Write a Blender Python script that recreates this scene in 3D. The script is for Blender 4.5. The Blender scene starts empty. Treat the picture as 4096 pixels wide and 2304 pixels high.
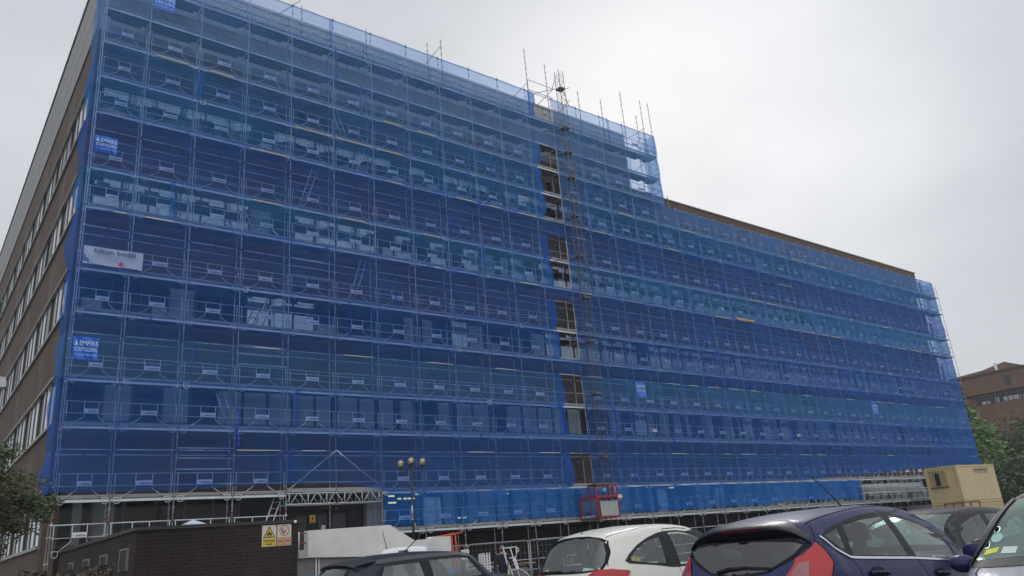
import bpy, bmesh, math, random
import numpy as np
from mathutils import Vector, Matrix
from mathutils.bvhtree import BVHTree
from mathutils.geometry import delaunay_2d_cdt
R = random.Random(7)
S = bpy.context.scene
C = S.collection
G0 = -1.33            # ground under the parked cars; the camera is the origin

# ---------------------------------------------------------------- camera
cam = bpy.data.cameras.new('camera'); co = bpy.data.objects.new('camera', cam); C.objects.link(co)
cam.sensor_width = 36; cam.sensor_fit = 'HORIZONTAL'; cam.lens = 36*3060/4096
cam.clip_start = .05; cam.clip_end = 6000
AX = Vector((.79692526, .13304821, .58924384)); AY = Vector((-.59863445, .30459674, .74084926)); AZ = Vector((-.08091309, -.94314315, .32238807))
rt = Vector((AX[0], AY[0], AZ[0])); dn = Vector((AX[1], AY[1], AZ[1])); fw = Vector((AX[2], AY[2], AZ[2]))
co.matrix_world = Matrix(((rt[0], -dn[0], -fw[0], 0), (rt[1], -dn[1], -fw[1], 0), (rt[2], -dn[2], -fw[2], 0), (0, 0, 0, 1)))
S.camera = co
# ---------------------------------------------------------------- sky
SUN_EL, SUN_AZ = math.radians(32), math.radians(50)       # behind the building; azimuth from +Y towards +X
W = bpy.data.worlds.new('World'); S.world = W; W.use_nodes = True
nt = W.node_tree; N = nt.nodes; L = nt.links; N.clear()
out = N.new('ShaderNodeOutputWorld')
sky = N.new('ShaderNodeTexSky'); sky.sky_type = 'NISHITA'; sky.sun_disc = False
sky.sun_elevation = SUN_EL; sky.sun_rotation = SUN_AZ; sky.air_density = 1.5; sky.dust_density = 4
b1 = N.new('ShaderNodeBackground'); b1.inputs[1].default_value = .05; L.new(sky.outputs[0], b1.inputs[0])
tc = N.new('ShaderNodeTexCoord')
n1 = N.new('ShaderNodeTexNoise'); n1.inputs['Scale'].default_value = 2.2; n1.inputs['Detail'].default_value = 5; n1.inputs['Roughness'].default_value = .5
mp = N.new('ShaderNodeMapping'); mp.inputs['Scale'].default_value = (1, 1, 2.0); mp.inputs['Location'].default_value = (.35, .1, .2)
L.new(tc.outputs['Generated'], mp.inputs[0]); L.new(mp.outputs[0], n1.inputs[0])
vm = N.new('ShaderNodeVectorMath'); vm.operation = 'DOT_PRODUCT'; vm.inputs[1].default_value = (.725, .535, .435)
L.new(tc.outputs['Generated'], vm.inputs[0])
gp = N.new('ShaderNodeMapRange'); gp.inputs[1].default_value = .92; gp.inputs[2].default_value = 1.0; gp.interpolation_type = 'SMOOTHSTEP'
L.new(vm.outputs['Value'], gp.inputs[0])
ng = N.new('ShaderNodeMath'); ng.operation = 'MULTIPLY_ADD'; ng.inputs[1].default_value = .62; L.new(n1.outputs[0], ng.inputs[0])
gm = N.new('ShaderNodeMath'); gm.operation = 'MULTIPLY'; gm.inputs[1].default_value = .27; L.new(gp.outputs[0], gm.inputs[0]); L.new(gm.outputs[0], ng.inputs[2])
cr = N.new('ShaderNodeValToRGB'); L.new(ng.outputs[0], cr.inputs[0])
cr.color_ramp.elements[0].position = .20; cr.color_ramp.elements[0].color = (.585, .605, .65, 1)
cr.color_ramp.elements[1].position = .72; cr.color_ramp.elements[1].color = (1.0, 1.02, 1.06, 1)
e = cr.color_ramp.elements.new(.36); e.color = (.665, .70, .755, 1)
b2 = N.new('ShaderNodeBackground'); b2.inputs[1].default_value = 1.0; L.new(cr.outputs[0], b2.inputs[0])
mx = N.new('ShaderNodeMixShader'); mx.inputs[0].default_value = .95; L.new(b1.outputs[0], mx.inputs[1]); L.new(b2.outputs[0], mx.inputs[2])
# overcast sky: brightness added unseen overhead and behind the camera to light the facade
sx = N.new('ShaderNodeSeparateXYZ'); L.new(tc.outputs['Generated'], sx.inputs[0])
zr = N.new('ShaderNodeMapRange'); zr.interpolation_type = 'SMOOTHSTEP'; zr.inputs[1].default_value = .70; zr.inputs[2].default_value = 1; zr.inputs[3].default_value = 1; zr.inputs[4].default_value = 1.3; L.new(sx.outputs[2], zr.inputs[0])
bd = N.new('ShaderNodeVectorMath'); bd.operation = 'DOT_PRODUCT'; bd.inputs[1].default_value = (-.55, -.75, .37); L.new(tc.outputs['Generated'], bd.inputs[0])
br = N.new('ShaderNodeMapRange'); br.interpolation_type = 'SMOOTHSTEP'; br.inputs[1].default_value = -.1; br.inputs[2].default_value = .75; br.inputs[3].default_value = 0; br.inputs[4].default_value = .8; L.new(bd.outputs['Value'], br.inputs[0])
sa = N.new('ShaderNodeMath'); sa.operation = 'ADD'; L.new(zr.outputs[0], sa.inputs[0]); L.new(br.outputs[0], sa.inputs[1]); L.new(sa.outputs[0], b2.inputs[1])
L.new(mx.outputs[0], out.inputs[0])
sl = bpy.data.lights.new('sun', 'SUN'); sl.energy = .6; sl.angle = math.radians(14); sl.color = (1, .97, .93)
so = bpy.data.objects.new('sun', sl); C.objects.link(so)
so.rotation_euler = Vector((-math.sin(SUN_AZ)*math.cos(SUN_EL), -math.cos(SUN_AZ)*math.cos(SUN_EL), -math.sin(SUN_EL))).to_track_quat('-Z', 'Y').to_euler()
S.view_settings.view_transform = 'Standard'; S.view_settings.look = 'None'; S.view_settings.exposure = 0; S.view_settings.gamma = 1
S.cycles.transparent_max_bounces = 32; S.cycles.max_bounces = 6; S.cycles.use_denoising = True
S.cycles.diffuse_bounces = 3; S.cycles.glossy_bounces = 3

# ---------------------------------------------------------------- materials
MATS = {}
def M(name, col, rough=.6, metal=0., var=0., vs=4., bump=0., bs=40., coat=0., drops=False, streak=0., emit=None, spec=.5):
    if name in MATS: return MATS[name]
    m = bpy.data.materials.new(name); m.use_nodes = True; MATS[name] = m
    t = m.node_tree; n = t.nodes; l = t.links; p = n['Principled BSDF']
    p.inputs['Base Color'].default_value = (*col, 1); p.inputs['Roughness'].default_value = rough; p.inputs['Metallic'].default_value = metal; p.inputs['Specular IOR Level'].default_value = spec
    if coat: p.inputs['Coat Weight'].default_value = coat; p.inputs['Coat Roughness'].default_value = .04
    tcn = n.new('ShaderNodeTexCoord')
    if var:
        a = n.new('ShaderNodeTexNoise'); a.inputs['Scale'].default_value = vs; a.inputs['Detail'].default_value = 6; a.inputs['Roughness'].default_value = .65
        src = tcn.outputs['Object']
        if streak:
            mm = n.new('ShaderNodeMapping'); mm.inputs['Scale'].default_value = (1, 1, streak); l.new(src, mm.inputs[0]); src = mm.outputs[0]
        l.new(src, a.inputs[0])
        r = n.new('ShaderNodeMapRange'); r.inputs[1].default_value = .25; r.inputs[2].default_value = .75; r.inputs[3].default_value = 1-var; r.inputs[4].default_value = 1+var
        l.new(a.outputs[0], r.inputs[0])
        x = n.new('ShaderNodeMix'); x.data_type = 'RGBA'; x.blend_type = 'MULTIPLY'; x.inputs[0].default_value = 1
        x.inputs[6].default_value = (*col, 1); l.new(r.outputs[0], x.inputs[7]); l.new(x.outputs[2], p.inputs['Base Color'])
    if bump:
        b = n.new('ShaderNodeTexNoise'); b.inputs['Scale'].default_value = bs; b.inputs['Detail'].default_value = 4; l.new(tcn.outputs['Object'], b.inputs[0])
        bb = n.new('ShaderNodeBump'); bb.inputs['Strength'].default_value = bump; bb.inputs['Distance'].default_value = .02; l.new(b.outputs[0], bb.inputs['Height']); l.new(bb.outputs[0], p.inputs['Normal'])
    if drops:
        v = n.new('ShaderNodeTexVoronoi'); v.inputs['Scale'].default_value = 46; l.new(tcn.outputs['Object'], v.inputs[0])
        r2 = n.new('ShaderNodeMapRange'); r2.inputs[1].default_value = .12; r2.inputs[2].default_value = .34; r2.inputs[3].default_value = 1; r2.inputs[4].default_value = 0; l.new(v.outputs['Distance'], r2.inputs[0])
        bb = n.new('ShaderNodeBump'); bb.inputs['Strength'].default_value = .55; bb.inputs['Distance'].default_value = .004; l.new(r2.outputs[0], bb.inputs['Height'])
        l.new(bb.outputs[0], p.inputs['Normal'])
        if coat: l.new(bb.outputs[0], p.inputs['Coat Normal'])
    if emit: p.inputs['Emission Color'].default_value = (*emit[0], 1); p.inputs['Emission Strength'].default_value = emit[1]
    return m
def brick(name, c1, c2, mortar, rough=.85, stain=.25):
    m = bpy.data.materials.new(name); m.use_nodes = True; t = m.node_tree; n = t.nodes; l = t.links; p = n['Principled BSDF']; p.inputs['Roughness'].default_value = rough; p.inputs['Specular IOR Level'].default_value = .2
    tcn = n.new('ShaderNodeTexCoord'); sp = n.new('ShaderNodeSeparateXYZ'); l.new(tcn.outputs['Object'], sp.inputs[0])
    ad = n.new('ShaderNodeMath'); l.new(sp.outputs[0], ad.inputs[0]); l.new(sp.outputs[1], ad.inputs[1])
    cb = n.new('ShaderNodeCombineXYZ'); l.new(ad.outputs[0], cb.inputs[0]); l.new(sp.outputs[2], cb.inputs[1])
    b = n.new('ShaderNodeTexBrick'); b.inputs['Scale'].default_value = 1; b.inputs['Brick Width'].default_value = .225; b.inputs['Row Height'].default_value = .075; b.inputs['Mortar Size'].default_value = .006
    b.inputs['Color1'].default_value = (*c1, 1); b.inputs['Color2'].default_value = (*c2, 1); b.inputs['Mortar'].default_value = (*mortar, 1); l.new(cb.outputs[0], b.inputs[0])
    a = n.new('ShaderNodeTexNoise'); a.inputs['Scale'].default_value = .6; a.inputs['Detail'].default_value = 8; a.inputs['Roughness'].default_value = .7; l.new(tcn.outputs['Object'], a.inputs[0])
    r = n.new('ShaderNodeMapRange'); r.inputs[1].default_value = .3; r.inputs[2].default_value = .7; r.inputs[3].default_value = 1-stain; r.inputs[4].default_value = 1+stain; l.new(a.outputs[0], r.inputs[0])
    x = n.new('ShaderNodeMix'); x.data_type = 'RGBA'; x.blend_type = 'MULTIPLY'; x.inputs[0].default_value = 1; l.new(b.outputs[0], x.inputs[6]); l.new(r.outputs[0], x.inputs[7]); l.new(x.outputs[2], p.inputs['Base Color'])
    return m
def net(name, col, cover, var=.06, tint=(.75, .83, .98)):
    """knitted debris net: covered share scatters light, the rest is open"""
    m = bpy.data.materials.new(name); m.use_nodes = True; t = m.node_tree; n = t.nodes; l = t.links; n.clear()
    o = n.new('ShaderNodeOutputMaterial'); tr = n.new('ShaderNodeBsdfTransparent'); d = n.new('ShaderNodeBsdfDiffuse'); ts = n.new('ShaderNodeBsdfTranslucent')
    tr.inputs[0].default_value = (*tint, 1); d.inputs[0].default_value = (*col, 1); ts.inputs[0].default_value = (*col, 1)
    ms = n.new('ShaderNodeMixShader'); ms.inputs[0].default_value = .4; l.new(d.outputs[0], ms.inputs[1]); l.new(ts.outputs[0], ms.inputs[2])
    mm = n.new('ShaderNodeMixShader'); l.new(tr.outputs[0], mm.inputs[1]); l.new(ms.outputs[0], mm.inputs[2]); l.new(mm.outputs[0], o.inputs[0])
    tcn = n.new('ShaderNodeTexCoord'); mp = n.new('ShaderNodeMapping'); mp.inputs['Scale'].default_value = (.5, .5, 4.5); l.new(tcn.outputs['Object'], mp.inputs[0])
    a = n.new('ShaderNodeTexNoise'); a.inputs['Scale'].default_value = 1.6; a.inputs['Detail'].default_value = 6; a.inputs['Roughness'].default_value = .7; l.new(mp.outputs[0], a.inputs[0])
    r = n.new('ShaderNodeMapRange'); r.inputs[1].default_value = .3; r.inputs[2].default_value = .7; r.inputs[3].default_value = cover-var*.6; r.inputs[4].default_value = cover+var; l.new(a.outputs[0], r.inputs[0])
    a2 = n.new('ShaderNodeTexNoise'); a2.inputs['Scale'].default_value = .22; a2.inputs['Detail'].default_value = 5; a2.inputs['Distortion'].default_value = .8; l.new(tcn.outputs['Object'], a2.inputs[0])
    r2 = n.new('ShaderNodeMapRange'); r2.inputs[1].default_value = .3; r2.inputs[2].default_value = .7; r2.inputs[3].default_value = -.05; r2.inputs[4].default_value = .06; l.new(a2.outputs[0], r2.inputs[0])
    sm_ = n.new('ShaderNodeMath'); sm_.operation = 'ADD'; sm_.use_clamp = True; l.new(r.outputs[0], sm_.inputs[0]); l.new(r2.outputs[0], sm_.inputs[1])
    # threads have thickness: seen at a slant the open share shrinks as (1-c)^(1/cos)
    ge = n.new('ShaderNodeNewGeometry'); dt = n.new('ShaderNodeVectorMath'); dt.operation = 'DOT_PRODUCT'; l.new(ge.outputs['Normal'], dt.inputs[0]); l.new(ge.outputs['Incoming'], dt.inputs[1])
    def mth(op, a_, b_=None):
        x = n.new('ShaderNodeMath'); x.operation = op
        for k, v in enumerate((a_, b_)):
            if v is None: continue
            if isinstance(v, (int, float)): x.inputs[k].default_value = v
            else: l.new(v, x.inputs[k])
        return x.outputs[0]
    cs = mth('MAXIMUM', mth('ABSOLUTE', dt.outputs['Value']), .42)
    l.new(mth('SUBTRACT', 1.0, mth('POWER', mth('SUBTRACT', 1.0, sm_.outputs[0]), mth('DIVIDE', 1.0, cs))), mm.inputs[0])
    return m
def glass(name, tint, gloss=(1, 1, 1), ior=1.5, rough=.03, extra=0.):
    """thin pane: tinted see-through plus a Fresnel reflection that is the same from both sides"""
    m = bpy.data.materials.new(name); m.use_nodes = True; t = m.node_tree; n = t.nodes; l = t.links; n.clear()
    o = n.new('ShaderNodeOutputMaterial'); tr = n.new('ShaderNodeBsdfTransparent'); g = n.new('ShaderNodeBsdfGlossy'); ge = n.new('ShaderNodeNewGeometry')
    tr.inputs[0].default_value = (*tint, 1); g.inputs[0].default_value = (*gloss, 1); g.inputs['Roughness'].default_value = rough
    def math_(op, a, b):
        x = n.new('ShaderNodeMath'); x.operation = op; x.use_clamp = False
        for k, v in enumerate((a, b)):
            if v is None: continue
            if isinstance(v, (int, float)): x.inputs[k].default_value = v
            else: l.new(v, x.inputs[k])
        return x.outputs[0]
    d = n.new('ShaderNodeVectorMath'); d.operation = 'DOT_PRODUCT'; l.new(ge.outputs['Normal'], d.inputs[0]); l.new(ge.outputs['Incoming'], d.inputs[1])
    c = math_('SUBTRACT', 1.0, math_('ABSOLUTE', d.outputs['Value'], None)); f0 = ((ior-1)/(ior+1))**2*1.8+extra
    f = math_('ADD', math_('MULTIPLY', math_('POWER', c, 5.0), 1-f0), f0)
    mm = n.new('ShaderNodeMixShader'); l.new(f, mm.inputs[0]); l.new(tr.outputs[0], mm.inputs[1]); l.new(g.outputs[0], mm.inputs[2]); l.new(mm.outputs[0], o.inputs[0])
    return m

steel = M('galvanised_steel', (.62, .63, .64), .45, .35, .12, 3)
steel_dark = M('weathered_steel', (.30, .31, .32), .55, .3, .2, 3)
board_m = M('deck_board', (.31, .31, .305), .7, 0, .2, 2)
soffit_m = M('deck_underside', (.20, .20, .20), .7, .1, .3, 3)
timber = M('pale_timber', (.50, .46, .36), .75, 0, .2, 5)
white_p = M('white_paint', (.74, .73, .70), .5, 0, .06, 3)
red_p = M('red_paint', (.42, .02, .025), .45, 0, .15, 4)
redband = M('red_band', (.55, .03, .02), .5)
black_p = M('black_plastic', (.012, .012, .014), .5, spec=.2)
black_g = M('black_gloss', (.006, .006, .010), .15, spec=.15)
rubber = M('rubber', (.02, .02, .02), .85)
chrome = M('bright_trim', (.75, .76, .78), .22, .9)
dark_in = M('dark_interior', (.02, .021, .023), .9)
brick_m = brick('brown_brick', (.115, .072, .052), (.13, .082, .058), (.115, .088, .07), .85, .18)
brick_end = brick('end_wall_brick', (.098, .066, .050), (.112, .074, .055), (.10, .08, .065), .85, .2)
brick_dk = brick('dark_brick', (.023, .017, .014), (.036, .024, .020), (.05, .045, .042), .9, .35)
brick_far = brick('red_brown_brick', (.135, .078, .052), (.16, .09, .06), (.19, .12, .08), .85, .2)
clad_m = M('grey_cladding', (.36, .355, .35), .45, .2, .08, 1.2, streak=.3)
conc_m = M('pale_concrete', (.66, .635, .60), .85, 0, .12, 2.2, .25, 30)
conc_dk = M('dirty_concrete', (.16, .155, .15), .9, 0, .25, 2)
asphalt = M('asphalt', (.05, .05, .052), .7, 0, .25, 1.5, .3, 60)
frame_m = M('window_frame', (.055, .05, .045), .5, .2)
blind_m = M('white_blind', (.74, .76, .74), .8, 0, .05, 1)
blind_g = M('grey_blind', (.36, .37, .38), .8, 0, .1, 1)
room_m = M('dim_room', (.035, .037, .04), .95, 0, .4, .9)
win_glass = glass('window_glass', (.86, .92, .90), ior=1.5, extra=-.06)
net_blue = net('blue_net', (.025, .19, .64), .29)
net_bright = net('bright_blue_net', (.010, .24, .78), .36, .08)
net_mid = net('mid_blue_net', (.022, .18, .62), .27)
net_teal = net('teal_blue_net', (.045, .27, .68), .28)
net_pale = net('pale_blue_net', (.10, .34, .72), .25)
net_deep = net('deep_blue_net', (.02, .17, .60), .27)
net_violet = net('violet_blue_net', (.03, .175, .60), .28)

# ---------------------------------------------------------------- mesh helpers
class MB:
    def __init__(s): s.v = []; s.f = []; s.m = []; s.sm = []
    def add(s, vs, fs, mi=0, smooth=False):
        o = len(s.v); s.v += [tuple(v) for v in vs]; s.f += [tuple(i+o for i in f) for f in fs]; s.m += [mi]*len(fs); s.sm += [smooth]*len(fs)
    def box(s, x0, x1, y0, y1, z0, z1, mi=0):
        s.add([(x0,y0,z0),(x1,y0,z0),(x1,y1,z0),(x0,y1,z0),(x0,y0,z1),(x1,y0,z1),(x1,y1,z1),(x0,y1,z1)],
              [(0,3,2,1),(4,5,6,7),(0,1,5,4),(1,2,6,5),(2,3,7,6),(3,0,4,7)], mi)
    def obox(s, c, u, v, w, mi=0):
        c = Vector(c); u = Vector(u); v = Vector(v); w = Vector(w)
        P = [c+a*u+b*v+d*w for d in (-1,1) for b in (-1,1) for a in (-1,1)]
        s.add(P, [(0,2,3,1),(4,5,7,6),(0,1,5,4),(1,3,7,5),(3,2,6,7),(2,0,4,6)], mi)
    def tube(s, a, b, r=.024, n=6, mi=0, r2=None):
        a = Vector(a); b = Vector(b); d = b-a
        if d.length < 1e-6: return
        q = d.to_track_quat('Z', 'Y'); r2 = r if r2 is None else r2; P = []
        for p, rr in ((a, r), (b, r2)):
            for i in range(n):
                t = 2*math.pi*i/n; P.append(p+q@Vector((rr*math.cos(t), rr*math.sin(t), 0)))
        F = [(i, (i+1)%n, n+(i+1)%n, n+i) for i in range(n)]
        s.add(P, F, mi, True); o = len(s.v)-2*n
        s.f += [tuple(o+i for i in range(n-1,-1,-1)), tuple(o+n+i for i in range(n))]; s.m += [mi]*2; s.sm += [False]*2
    def path(s, pts, r=.024, n=6, mi=0):
        for a, b in zip(pts, pts[1:]): s.tube(a, b, r, n, mi)
    def lathe(s, c, prof, n=16, mi=0):
        P = []; F = []
        for (r, z) in prof:
            for i in range(n): t = 2*math.pi*i/n; P.append((c[0]+r*math.cos(t), c[1]+r*math.sin(t), c[2]+z))
        for k in range(len(prof)-1):
            for i in range(n): F.append((k*n+i, k*n+(i+1)%n, (k+1)*n+(i+1)%n, (k+1)*n+i))
        s.add(P, F, mi, True)
    def prism(s, pts, a, b, axis='y', mi=0):
        """outline in two coordinates pushed from a to b along the third"""
        n = len(pts)
        f = {'y': lambda p, t: (p[0], t, p[1]), 'x': lambda p, t: (t, p[0], p[1]), 'z': lambda p, t: (p[0], p[1], t)}[axis]
        s.add([f(p, a) for p in pts]+[f(p, b) for p in pts], [tuple(range(n)), tuple(range(2*n-1, n-1, -1))]+[(i, n+i, n+(i+1)%n, (i+1)%n) for i in range(n)], mi)
    def mesh(s, name, mats):
        me = bpy.data.meshes.new(name); me.from_pydata(s.v, [], s.f)
        for m in (mats if isinstance(mats, (list, tuple)) else [mats]): me.materials.append(m)
        if s.f:
            me.polygons.foreach_set('material_index', s.m); me.polygons.foreach_set('use_smooth', s.sm)
        me.update(); return me
    def build(s, name, mats, parent=None, **k):
        return obj(name, s.mesh(name, mats), parent, **k)
def recalc(me):
    b = bmesh.new(); b.from_mesh(me); bmesh.ops.recalc_face_normals(b, faces=b.faces); b.to_mesh(me); b.free()
def obj(name, me, parent=None, **k):
    o = bpy.data.objects.new(name, me); C.objects.link(o)
    if parent is not None: o.parent = parent
    return tag(o, **k)
def tag(o, label=None, cat=None, group=None, kind=None):
    if label: o['label'] = label
    if cat: o['category'] = cat
    if group: o['group'] = group
    if kind: o['kind'] = kind
    return o
def thing(name, label, cat, loc=(0,0,0), rz=0, group=None):
    o = bpy.data.objects.new(name, None); C.objects.link(o); o.location = loc; o.rotation_euler = (0, 0, rz); o.empty_display_size = .2
    return tag(o, label, cat, group)
def copy_tree(o, parent=None):
    c = o.copy(); C.objects.link(c); c.parent = parent
    for ch in list(o.children): copy_tree(ch, c)
    return c
def text(mb, s, size, origin, ux=(1,0,0), uy=(0,0,1), mi=0, align='LEFT', width=None, bold=0.):
    cu = bpy.data.curves.new('t', 'FONT'); cu.body = s; cu.size = size; cu.align_x = align; cu.resolution_u = 2; cu.offset = bold
    o = bpy.data.objects.new('t', cu); C.objects.link(o); bpy.context.view_layer.update()
    me = bpy.data.meshes.new_from_object(o)
    vs = [v.co.copy() for v in me.vertices]; fs = [tuple(p.vertices) for p in me.polygons]
    C.objects.unlink(o); bpy.data.objects.remove(o); bpy.data.curves.remove(cu); bpy.data.meshes.remove(me)
    k = 1
    if width and vs:
        w = max(v.x for v in vs)-min(v.x for v in vs); k = width/w
    O = Vector(origin); ux = Vector(ux); uy = Vector(uy)
    mb.add([O+ux*v.x*k+uy*v.y for v in vs], fs, mi)
def interp(tab, x):
    return float(np.interp(x, [t[0] for t in tab], [t[1] for t in tab]))
def pchip(tab):
    xs = np.array([t[0] for t in tab], float); ys = np.array([t[1] for t in tab], float); h = np.diff(xs); d = np.diff(ys)/h; m = np.zeros(len(xs))
    for i in range(1, len(xs)-1):
        if d[i-1]*d[i] > 0: w1 = 2*h[i]+h[i-1]; w2 = h[i]+2*h[i-1]; m[i] = (w1+w2)/(w1/d[i-1]+w2/d[i])
    m[0] = d[0]; m[-1] = d[-1]
    def f(x):
        x = min(max(x, xs[0]), xs[-1]); i = min(int(np.searchsorted(xs, x, side='right'))-1, len(xs)-2); t = (x-xs[i])/h[i]
        return float((2*t**3-3*t**2+1)*ys[i]+(t**3-2*t**2+t)*h[i]*m[i]+(-2*t**3+3*t**2)*ys[i+1]+(t**3-t**2)*h[i]*m[i+1])
    return f
def gz(x, y):
    s = lambda a, b, t: (lambda u: u*u*(3-2*u))(min(1, max(0, (t-a)/(b-a))))
    return G0-.25*s(13, 19, y)-.25*s(25, 60, x)
# ---------------------------------------------------------------- ground
mb = MB(); xs = [-900,-300,-100,-40,-20]+[i*2.5 for i in range(-4, 33)]+[100,140,220,400,900]; ys = [-900,-300,-60,-20,-8]+[i*1.5 for i in range(-2, 30)]+[60,90,150,300,900]
mb.add([(x, y, gz(x, y)) for y in ys for x in xs], [(j*len(xs)+i, j*len(xs)+i+1, (j+1)*len(xs)+i+1, (j+1)*len(xs)+i) for j in range(len(ys)-1) for i in range(len(xs)-1)], 0, True)
mb.build('ground', asphalt, kind='structure')
# ---------------------------------------------------------------- hospital block
FY = 37.6; X0, X1, XT = 4.43, 89.95, 43.0
hb = thing('hospital_block', 'long brown brick block of many storeys wrapped in blue netted scaffolding', 'building')
mb = MB()
def wallx(x0, x1, z0, z1, y0=FY, y1=FY+.45): mb.box(x0, x1, y0, y1, z0, z1)
for k in range(5):
    z0 = 3.66+5*k; z1 = 6.75+5*k
    if k == 4: wallx(X0, X1, z0, 26.6); wallx(X0, XT, 26.602, 26.8)
    else: wallx(X0, X1, z0, z1)
wallx(X0, 4.95, -1.6, 3.8)
mb.build('facade_wall', brick_m, hb)
mb = MB()
mb.box(X0+.5, X1-.5, FY+3.0, FY+3.3, 1.2, 26.1)
mb.build('room_back_wall', room_m, hb)
mb = MB()
for k in range(0, 5):
    mb.box(X0+.02, X1-.02, FY+.46, FY+3.0, 3.60+5*k, 3.75+5*k)
    mb.box(X0+.02, X1-.02, FY+.46, FY+3.0, 1.45+5*k, 1.6+5*k)
mb.build('floor_slab', room_m, hb)
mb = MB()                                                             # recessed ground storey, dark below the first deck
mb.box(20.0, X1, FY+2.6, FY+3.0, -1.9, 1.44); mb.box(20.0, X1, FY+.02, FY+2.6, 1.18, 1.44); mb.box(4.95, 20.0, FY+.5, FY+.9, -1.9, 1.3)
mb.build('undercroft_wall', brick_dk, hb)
mb = MB()
nseg = 31
for i in range(nseg):                                                   # metal cladding panels of the top storey
    a = X0+(XT-X0)*i/nseg; b = X0+(XT-X0)*(i+1)/nseg
    mb.box(a+.015, b-.015, FY-.06, FY+.3, 26.85, 29.15); mb.box(a+.015, b-.015, FY-.06, FY+.3, 29.2, 31.45)
mb.box(X0, XT, FY+.0, FY+.4, 26.8, 31.4)
mb.box(X0-.02, XT+.05, FY-.12, FY+.5, 31.45, 31.62)
mb.build('cladding', clad_m, hb)
mb = MB()
mb.box(X0+.3, XT, FY+.4, 130, 31.0, 31.2); mb.box(XT, X1, FY+.5, 75, 26.2, 26.4); mb.box(XT-.01, XT+.3, FY+.5, 75, 26.4, 31.4); mb.box(XT-.05, X1+.05, FY-.08, FY+.5, 26.602, 26.72)
mb.box(X1-.4, X1-.02, FY+.45, 75, -1.9, 26.59)
mb.build('roof', conc_dk, hb)
# end wall, slightly skewed to the front
ew = Vector((-.0113, 1, 0)).normalized(); en = Vector((-1, -.0113, 0))
def ewp(t, z, d=0): return Vector((X0, FY, 0))+ew*t+en*d+Vector((0, 0, z))
def ebox(mb, t0, t1, z0, z1, d0, d1, mi=0):
    P = [ewp(t, z, d) for z in (z0, z1) for t in (t0, t1) for d in (d0, d1)]
    mb.add(P, [(0,2,3,1),(4,5,7,6),(0,1,5,4),(1,3,7,5),(3,2,6,7),(2,0,4,6)], mi)
EL = 92
mb = MB()
for k in range(-1, 5):
    z0 = 3.95+5*k if k >= 0 else -1.9; z1 = 6.55+5*k if k >= 0 else 1.6
    if k == 4: z1 = 26.8
    ebox(mb, .002, EL, z0, z1, -.4, 0)
mb.build('end_wall', brick_end, hb)
mb = MB()
for i in range(46):
    a, b = EL*i/46, EL*(i+1)/46
    for za, zb in ((26.85, 28.4), (28.45, 30.0), (30.05, 31.45)): ebox(mb, a+.02, b-.02, za, zb, -.3, .07)
ebox(mb, 0, EL, 31.45, 31.62, -.4, .14); ebox(mb, 0, EL, 26.8, 31.45, -.4, .0)
mb.build('end_wall_cladding', M('end_cladding', (.175, .17, .165), .5, .15, .1, 1.2, streak=.3), hb)
for k in range(-1, 4):                                                  # window strips of the end wall, one part per storey
    mb = MB(); z0, z1 = 6.65+5*k, 8.85+5*k
    ebox(mb, .5, EL-1, z0-.08, z0+.06, -.1, .12, 2); ebox(mb, .5, EL-1, z1, z1+.10, -.1, .10, 2); ebox(mb, .5, EL-1, z0, z1, -.5, -.38, 0)
    t = 1.0; q = random.Random(31+k); j = 0
    while t < EL-4:
        w = (1.05, 1.05, .6)[j % 3]; j += 1
        ebox(mb, t, t+w, z0+.06, z1-.02, -.16, -.06, 1 if q.random() < .88 else 3)
        ebox(mb, t-.36, t, z0+.06, z1, -.36, -.02, 0)
        t += w+(.36 if j % 3 else 1.45)
        if j % 3 == 0: ebox(mb, t-1.2, t-.14, z0+.06, z1, -.34, -.10, 0)
    mb.build('window_strip', [frame_m, M('end_blind', (.74, .75, .76), .8), M('trim_white', (.30, .29, .27), .7), blind_g], hb)
mb = MB()                                                               # dark downpipe pairs of slots on the end wall
for k in range(5):
    for t in range(6, 88, 9):
        for d in (0, .9): ebox(mb, t+d, t+d+.22, 4.3+5*k, 6.1+5*k, -.1, .004)
mb.build('slot_window', M('slot_dark', (.05, .042, .04), .5), hb, kind='stuff')
for t_, z_ in ((24, 13.3), (27, 8.9)):
    mb = MB(); ebox(mb, t_, t_+.8, z_, z_+.7, .001, .6); mb.build('wall_vent', white_p, hb)
# narrow slot windows of the front
sm = M('slot_glass', (.012, .014, .018), .15)
for k in range(5):
    for i in range(9):
        for d in (-.62, .62):
            cx = 14.65+9.42*i+d; mb = MB(); mb.box(cx-.21, cx+.21, FY-.008, FY+.1, 3.95+5*k, 5.62+5*k); mb.box(cx-.24, cx+.24, FY-.05, FY-.009, 3.89+5*k, 3.95+5*k)
            mb.build('slot_window', sm, hb)
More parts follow.
